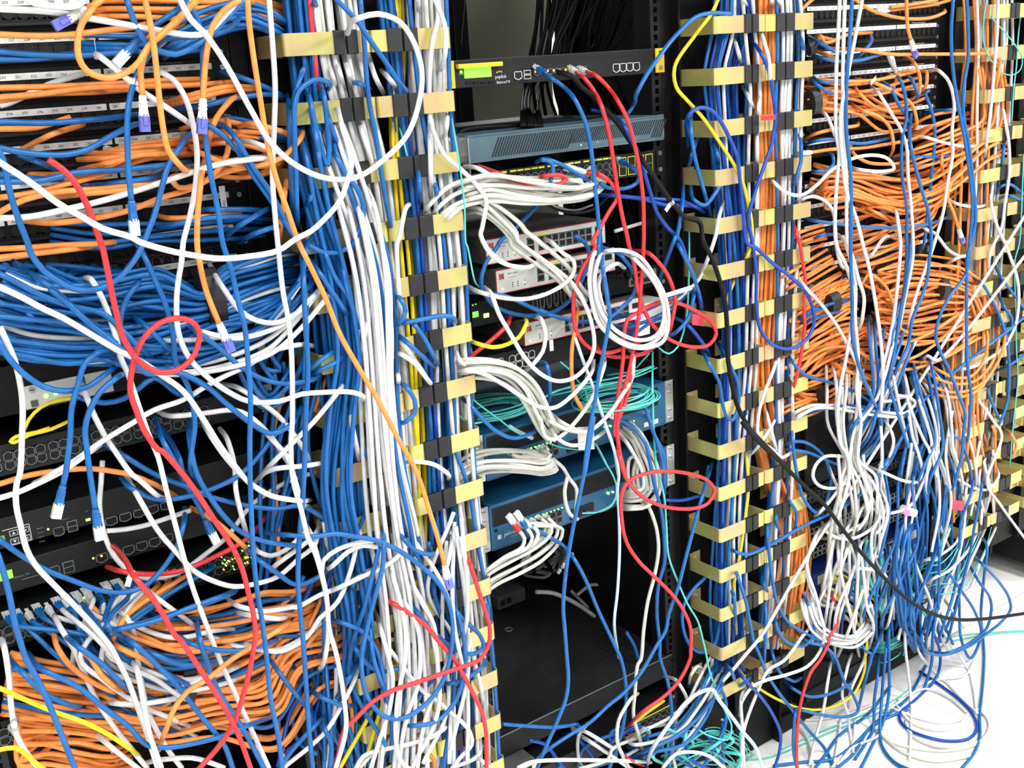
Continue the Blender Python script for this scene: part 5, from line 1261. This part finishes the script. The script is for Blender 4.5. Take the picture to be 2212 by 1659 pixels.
t d98 r1.6||H 2010,160 2070,270
B:oob 10 40 15 85 8|packed in the far right ring column|Z 2110,-40 2115,100 2105,240 2100,380 2095,520 2090,660 2085,800 2080,940 2070,1080
B:wwgb 12 40 15 85 8|packed in the far right ring column|Z 2150,-40 2150,100 2140,240 2135,380 2125,520 2120,660 2120,800 2110,940 2100,1080
B:oo 10 40 60 105 12|fraying from the lower far right rings|Z 2090,760 2090,850 2095,930 2100,1000 2090,1060
o d110||N 2060,80 2130,130 2160,200 2140,260 2080,270
o d108||H 1900,1220 2000,1340 2050,1420 N 1990,200
''')
run('''
# hanging mass in front of right rack, upper tie point to lower tie point
B:wwwg 10 50 90 150 10|hanging loose between the two knots of the right rack|H 1000,850 ~.8 1010,1100 1000,1300 ~.35 1020,1560 N ~.9 1050,450 1070,620 1050,800
B:wwbb 12 60 90 150 12|gathered at the upper knot of the right rack|H ~1.3 1350,600 ~.9 1320,800 ~.35 1230,1150 ~.7 1130,1350 ~.3 1020,1550
w d128|white cable making a round hoop at the lower knot of the right rack|N 1060,310 950,270 850,275 790,330 770,400 800,460 880,490 970,470 1040,400 1070,330
w d130||N 1060,330 1130,420 1160,560 1140,680 1090,760 1060,720
w d132||N 1080,320 1180,450 1230,560 1250,650 1250,740 1210,790 1170,760
w d134||N 1090,320 1250,380 1400,440 1490,440 1515,380 1490,250 1450,130 1430,0 H 1420,1200
w d126||N 1050,340 990,430 900,560 830,640 780,680
w d120||N 1150,420 1220,560 1220,700 1150,780 1050,830 950,830 870,790 830,720
w d115||N 820,830 950,820 1050,760 1150,720
w d124|thick white pair sweeping level over the mesh fronted server, upper|H 640,1290 660,1230 760,1190 900,1190 1100,1210 1300,1240 1420,1230 1470,1170 1440,1140 1350,1120 1260,1160
w d126|thick white pair sweeping level over the mesh fronted server, lower|H 650,1310 680,1260 780,1210 900,1205 1100,1240 1300,1265 1430,1260
n d118||H 650,1280 800,1220 1000,1190 1200,1210 1420,1220
b d120||H 1450,1200 1430,1300 1350,1450 1250,1600 N 1200,420
b d122|blue cable descending from the upper knot in a long diagonal|N 1420,-20 1390,120 1280,290 1180,450 1060,560 900,640
B:bbww 10 46 95 150 10|cascading from the upper knot down to the magenta light|H 1400,860 1440,1000 1480,1200 1530,1450 N 1530,200 ~.7 1480,400 1460,560
B:bbww 10 50 95 140 12|cascading down the right side of the mesh fronted server|H 1520,960 1600,1150 1650,1400 N 1680,200 1720,400 1700,600
w d125||N 1540,-20 1590,150 1580,300 1520,450 1460,580 1400,630 1300,660 1260,640
w d122||H 1480,950 1560,850 1620,880 N 2300,-1200
B:bb 10 16 110 150 8|falling from the magenta light to the floor|N 1440,700 1390,800 1370,1000 1390,1250 O 1400,650 1500,850 
B:bbbbw 20 90 60 150 14|streaming past the right side of the royal blue firewalls|N 1650,300 1620,500 1600,700 1580,900 1500,1150 1420,1400 O 1400,750
B:wwwb 12 70 80 140 12|streaming past the royal blue firewalls|N 1150,820 1120,950 1080,1150 ~1.3 1050,1350 1040,1600
B:ttw 12 50 90 140 14|laced among the cables beside the royal blue firewalls|N 1880,700 1800,900 1700,1050 1600,1100 1450,1150
w d130|white cable forming an hourglass left of the blue logo|N 920,700 900,900 860,1080 820,1250
w d134||N 1070,900 1030,1100 960,1250 930,1350 920,1659
w d132||N 940,760 950,1000 990,1200 1040,1400 1090,1659
w d136||N 1080,800 1100,950 1120,1100 1140,1300 1180,1400 1150,1600
w d138||N 1150,1010 1100,1220 1030,1420 930,1659
B:wwgy 12 46 50 80 5|leaving the white comb before the silver striped firewall|N 870,1160 960,1200 1050,1260 1130,1330 1150,1400|N 820,1150 930,1110|c
B:wwww 7 16 90 120 4|curled in the white ring under the printed name|N 730,1190 740,1300 780,1420 860,1490 950,1520 1060,1520 1130,1460 1150,1370
y d100||N 890,1170 960,1230 1030,1330 1090,1440 1140,1540 O 1130,870 1120,1000 1060,1140 960,1220 820,1260 680,1250 550,1200 440,1140 330,1060 250,970
r d102||N 870,1190 910,1240 930,1320
r d140|red cable dropping from the white ring down to the pale floor|N 940,1320 920,1450 880,1510 O 880,800 820,920 760,1000 710,1130 680,1260 665,1400 660,1560 665,1700
b d130||O 690,1260 650,1290 640,1400 640,1550 670,1700
b d132|blue cable bowing on the floor under the right rack|O 640,1290 700,1265 800,1290 930,1310 1040,1300 1080,1270 1040,1150 990,1080 960,1000 920,900 850,830 740,800 650,720
b d120||O 1000,560 1130,860 1170,880 1130,1050 1080,1260
b d118||O 1260,620 1220,800 1180,880 1150,900
b d122||O 1310,540 1290,750 1290,950 1290,1150 1250,1350 1100,1659
b d120||O 1220,850 1210,1050 1190,1200 1180,1400 1060,1600
b d118||O 1300,650 1270,850 1240,1200 1230,1450 1270,1560 1350,1640 1450,1690
b @d||O 0,0 1,1
'''.replace("b @d||O 0,0 1,1\n",""))
run('''
# floor cables
n d110|dark blue cable with one large teardrop loop on the pale floor|O 1520,560 1580,700 1640,880 1630,1000 1580,1090 @f 1440,1220 1370,1280 1370,1340 1430,1400 1560,1450 1700,1475 1830,1460 1890,1390 1860,1290 1780,1200 1650,1100 1500,1000
b d110|blue cable running from the big floor loops to the bottom edge|O 1930,740 1940,900 1930,1100 1910,1300 @f 1910,1450 1870,1560 1790,1659
b d140|blue cable forming an upper swing over the floor loops|O 1790,130 1940,280 2050,400 2110,500 2120,580 2060,660 1960,740 1850,820 1700,880 1600,885 1530,850 1510,780 1560,680
b d135|blue cable swinging inside the upper swing over the floor loops|O 1800,200 1900,380 1980,500 1990,580 1960,700 1850,800 1700,870 1560,860
b d120||O 1600,150 1700,330 1800,470 1880,600 1920,740 1880,870 1850,910 1810,860 1780,760 1770,500
b d118||O 1900,60 1960,160 1950,260 1920,560 1930,740
b d115||O 1780,60 1700,330 1640,450 1600,570 1560,700 1540,850
b d115||O 1700,340 1620,560 1590,750 1580,950 1530,1120
b @f|blue cable lying diagonally on the floor below the battery cabinet|O @f 1550,950 1400,1200 1200,1350 1050,1500 900,1600 700,1620 500,1645
b @f||O @f 1300,1100 1150,1290 950,1440 850,1580 770,1680
b @f||O @f 1420,1260 1250,1330 1150,1400 1050,1560 900,1690
b @f||O @f 1230,1400 1240,1500 1330,1620 1480,1690
w @f||O @f 1280,1240 1500,1320 1650,1350 1780,1330 1830,1290
w @f||O @f 1330,1220 1450,1350 1620,1400 1760,1370 1830,1300
g @f||O @f 1200,1400 1300,1480 1500,1530 1700,1540 1880,1500 1970,1400 1960,1320 1890,1250
g @f||O @f 1400,1340 1450,1440 1600,1510 1780,1520 1900,1480
g @f||O @f 1350,1200 1550,1120 1700,1180 1820,1280
g @f||O @f 1250,1280 1450,1150 1600,1060 1800,1030 1870,930
g @f||O @f 1240,1440 1400,1560 1600,1610 1850,1580
g d100||O 1450,720 1500,880 1560,960 @f 1650,1050 1780,1180 1900,1290
g @f||O @f 900,1659 1000,1540 1200,1450 1250,1400
g @f||O @f 500,1320 620,1350 720,1440 760,1560 770,1680
g @f||O @f 460,1350 600,1330 800,1330 1000,1290 1200,1220
t @f||O @f 560,1530 800,1420 1100,1300 1350,1180 1450,1100
t @f||O @f 600,1540 850,1430 1150,1310 1400,1200
t @f||O @f 300,1600 450,1590 600,1540
t @f||O @f 1700,760 1900,740 2100,725 2220,720
t @f||O @f 1720,790 1950,750 2150,730 2220,735
t @f||O @f 1980,100 2080,140 2150,180 2220,230
t @f||O @f 1990,120 2100,150 2220,210
w d110||O 1410,560 1400,800 1420,1000 @60 1440,1200 1440,1400 1430,1600
w d100||O 1640,470 1720,580 1800,700
w d100||O 1600,600 1700,800 1820,970 1870,1130 1890,1290
w d100||O 900,900 870,1080 840,1270 790,1450 750,1640
w d100||O 1040,860 1000,1000 970,1150 1010,1300 1020,1400 1050,1560
w d100||O 1160,760 1110,950 1040,1100 1010,1250
w d100||O 960,1330 940,1500 920,1620
w d100||O 1060,1330 1040,1500 940,1640
n d120|dark blue cable curving over the floor beside the lowest right ring|O 200,930 300,1050 420,1180 500,1300 550,1430 540,1560 500,1680
b d110||O 570,1060 640,1120 740,1170 860,1160 1000,1100 1050,1050
b d112||O 180,1140 300,1080 400,960
b d100||O 500,640 600,740
b d105||O 0,1080 100,1090 160,1150 180,1250 160,1400 90,1530 0,1640
b @f||O @f 70,1380 200,1370 330,1330
n d100||O -20,1340 60,1450 130,1560 160,1680
w d105||O 1700,150 1640,0 N 1650,600
w d110|white cable crossing the lower far right rings diagonally|H 1820,1050 1900,1150 2000,1290 2060,1400 N 1960,440 2050,600 2150,740 2240,860
w d105||N 1700,370 1780,440 1880,490 1980,490 2030,430 2020,330
w d108||N 2000,170 2000,250 2020,350
w d106||N 1930,500 1920,700 1900,820
w d106||N 1820,300 1900,460
T:wwg 8 70 150|draped over the switch stack of the right rack|1790 1000 1920 1260
T:bw 7 80 150|draped over the right side of the switch stack|1900 880 2060 1200
T:bbw 7 80 140|draped beside the royal blue firewalls|1940 1180 2070 1400
T:ttw 12 40 110|strewn over the royal blue firewalls|1860 1180 2000 1330
T:wo 10 60 110|fraying among the far right rings|2060 900 2150 1120
B:t 10 12 60 90 3|coiled beside the battery cabinet|O 1150,830 1250,840 1340,800 1370,770
t d80 r1.6||O 1180,910 1260,940 1340,900 1375,850
b d140||N 1440,700 1400,850 1380,1000
b d142||N 1460,690 1420,850 1400,1000 1340,1180
''')
# black velcro wraps around sheaves, white tape flags
def wrap(label,t,x0,y0,x1,y1,d,r,M=rubber,nm='hook_and_loop_strap'):
    p=un(*tp(t,x0,y0),d); q=un(*tp(t,x1,y1),d); mb=MB(); mb.tube([p,(p+q)/2,q],r,M,14,flat=.55); o=mb.build(nm,smooth=False); tag(o,label,'strap')
wrap('wide black strap around the thick blue sheaf of the left rack','E',1380,470,1500,440,100,42)
wrap('black strap around the orange sheaf of the bottom left nest','J',1400,980,1500,960,80,40)
wrap('black strap around the orange cables beside the right patch panels','D',750,700,800,680,85,26)
wrap('small black strap by the orange plugs of the right patch panels','D',740,340,780,320,80,13)
wrap('black strap around the upper orange comb of the right rack','H',880,500,940,475,85,22)
wrap('black strap on the orange bunch near the lower far right rings','H',1640,400,1680,395,90,24)
wrap('black strap on the orange cables above the mesh fronted server','H',820,1130,850,1110,80,22)
def tape(label,t,pts,d,txt=None,M=lab,h=8,cat='label'):
    P=[un(*tp(t,x,y),d) for x,y in pts]; mb=MB()
    for a,b in zip(P[:-1],P[1:]):
        k=len(mb.v); n_=np.array([0,0,h/2])
        for q in (a,b):
            for s_ in (-1,1):
                for e in (0,.6): mb.v.append((q[0],q[1]-e,q[2]+s_*h/2))
        mb.f += [(k,k+2,k+6,k+4),(k+1,k+5,k+7,k+3),(k,k+4,k+5,k+1),(k+2,k+3,k+7,k+6),(k,k+1,k+3,k+2),(k+4,k+6,k+7,k+5)]; mb.mi += [mb.m(M)]*6
    o=mb.build('paper_label'); tag(o,label,cat)
    if txt:
        a,b=P[0],P[-1]; MB().text(txt,a[0]+2,a[2]-h*.25,h*.55,ink,y=min(a[1],b[1])-1.2,rot=math.atan2(b[2]-a[2],b[0]-a[0])).build('printed_text',o)
tape('white label reading OR1-TO-F5-1 on the white coil','G',[(1690,440),(1880,380)],135,'OR1-TO-F5-1')
tape('white printed label strip near the dangling plug over number 281','A',[(815,490),(880,545),(975,570)],196,'01 TOR SW2')
tape('white label tied on the right patch panel cables under the numbers','D',[(1165,570),(1200,530)],100)
tape('white label standing on end beside a screw under number 358 reading NCH02','A',[(1505,1370),(1545,1365)],40,None,lab,40)
tape('large white tag hanging among the ivory cables on the upper blue firewall','L',[(1100,150),(1210,145)],60,None,lab,44)
tape('white tag pair right of the black router, lying before the grille','Y',[(790,620),(825,615)],50,None,lab,20)
tape('pink red flag label on a cable at the upper middle rings','D',[(415,807),(515,800)],116,None,CM['r'],9)
tape('red cloth tab between the white coil and the middle rings','G',[(1880,600),(1960,610)],60,None,mat('pink_red_tab',(.75,.06,.12),.5,noise=.2),22)
tape('pink red tab beside the magenta light at the lower far right rings','N',[(1720,600),(1800,610)],100,None,mat('pink_red_tab',(.75,.06,.12),.5,noise=.2),26)
tape('white tag near the aqua fibre in front of the switch stack','N',[(1200,960),(1250,925)],120)
tape('white cross shaped tag above the printed white name','N',[(1090,1035),(1190,1045)],125)
tape('white tag lying across the white comb of the silver striped firewall','N',[(1110,1300),(1180,1290)],125)
o=empty('indicator_lamp',0,0,0,'bright magenta lamp glowing in front of the right switch stack','lamp')
p=un(*tp('N',1455,655),150); o.location=wv(p)
bpy.context.view_layer.update()
MB().cyl(p[0],p[2],p[1]-6,p[1]+12,9,mag,14).build('lens',o); MB().cyl(p[0]-14,p[2]+3,p[1]-2,p[1]+10,7,mat('pink_led',(1,.12,.55),.3,emit=3),12).build('side_lens',o); MB().cyl(p[0],p[2],p[1]+12,p[1]+30,11,offw,14).build('socket',o)

for cx,cy,rx,n_,z_,lb in ((1070,893,62,12,-626,'coiled on the left end of the upper blue firewall'),(1330,870,70,12,-626,'coiled on the right end of the upper blue firewall'),):
    c=onz(cx,cy,z_)
    for i in range(n_):
        r_=rx+random.uniform(-16,9); ox,oy=random.uniform(-8,8),random.uniform(-8,8); zz=z_+i*1.7
        P=[(c[0]+ox+r_*1.15*math.cos(a),c[1]+oy+r_*.95*math.sin(a),zz+2*math.sin(a*2+i)) for a in np.linspace(i*.4,i*.4+6.28,18)]
        cable('t',P,1.5,'aqua fibre cable '+lb,group='aqua fibres '+lb,n=6)

q=un(*tp('A',1535,1440),40); MB().text('NCH02',q[0]+2,q[2]-4,6,ink,y=-41.2,rot=math.pi/2).build('printed_text',[o_ for o_ in bpy.data.objects if 'NCH02' in str(o_.get('label',''))][0])

a=un(*tp('E',712,1350),135.5); b=un(*tp('E',905,1640),135.5)
MB().text('PUNSHENG MOCON',a[0],a[2]-2,6.6,ink,y=min(a[1],b[1])-.6,adv=.62,rot=math.atan2(b[2]-a[2],b[0]-a[0])).build('printed_text',[o_ for o_ in bpy.data.objects if 'handwritten style' in str(o_.get('label',''))][0])
flush()
# ---------------------------------------------------------------- automatic labels for single cables
ORD=['leftmost','second from left','third from left','fourth from left','fifth from left','sixth from left','seventh from left','eighth from left','ninth from left','tenth from left']
gp={}
for o,col,(a,b,mx,my) in AUTO:
    A,B=zone(a[0],a[1]),zone(b[0],b[1]); dx,dy=abs(a[0]-b[0]),abs(a[1]-b[1])
    w='lying across' if A==B and dx>dy else 'hanging by' if A==B else ''
    key='%s cable %s'%(CN[col],('%s %s'%(w,A)) if A==B else 'from %s to %s'%(A,B))
    gp.setdefault(key,[]).append((mx,my,o))
for k,l in gp.items():
    l.sort(key=lambda q:(q[0],q[1]))
    for i,(mx,my,o) in enumerate(l):
        if len(l)==1: o['label']=k
        elif 'across' in k or len(l)>9:
            pass
        if len(l)>1:
            l2=sorted(l,key=lambda q:q[1]); s_='lying across' in k
            if s_: j=l2.index((mx,my,o)); o['label']=k+', '+(['topmost','second from top','third from top','fourth from top','fifth from top','sixth from top','seventh from top','eighth from top','ninth from top','tenth from top'][min(j,9)])
            else: o['label']=k+', '+ORD[min(i,9)]
            if len(l)>2: o['group']=k.replace(' cable',' cables',1)
# ---------------------------------------------------------------- light
def area(name,x,y,z,sx,sy,e,rot=(0,0,0),col=(1,1,1)):
    l=bpy.data.lights.new(name,'AREA'); l.shape='RECTANGLE'; l.size=sx; l.size_y=sy; l.energy=e; l.color=col
    o=bpy.data.objects.new(name,l); COL.objects.link(o); o.location=(x,y,z); o.rotation_euler=rot
    return o
for x in (-1.9,-.1,1.7,3.5):
    area('ceiling_light_panel',x,-2.0,2.78,.6,1.2,70 if x<1 else 120)
    if x>1: area('ceiling_light_panel',x,1.9,2.78,1.2,.5,40)
area('ceiling_light_panel',-1.6,-3.0,2.78,2.4,1.2,85)
def fixture(x,y,sx,sy):
    pass
w=bpy.data.worlds.new('world'); S.world=w; w.use_nodes=True; w.node_tree.nodes['Background'].inputs[0].default_value=(.9,.95,1,1); w.node_tree.nodes['Background'].inputs[1].default_value=.2
vs.exposure=-0.48
print('OBJECTS',len(bpy.data.objects))
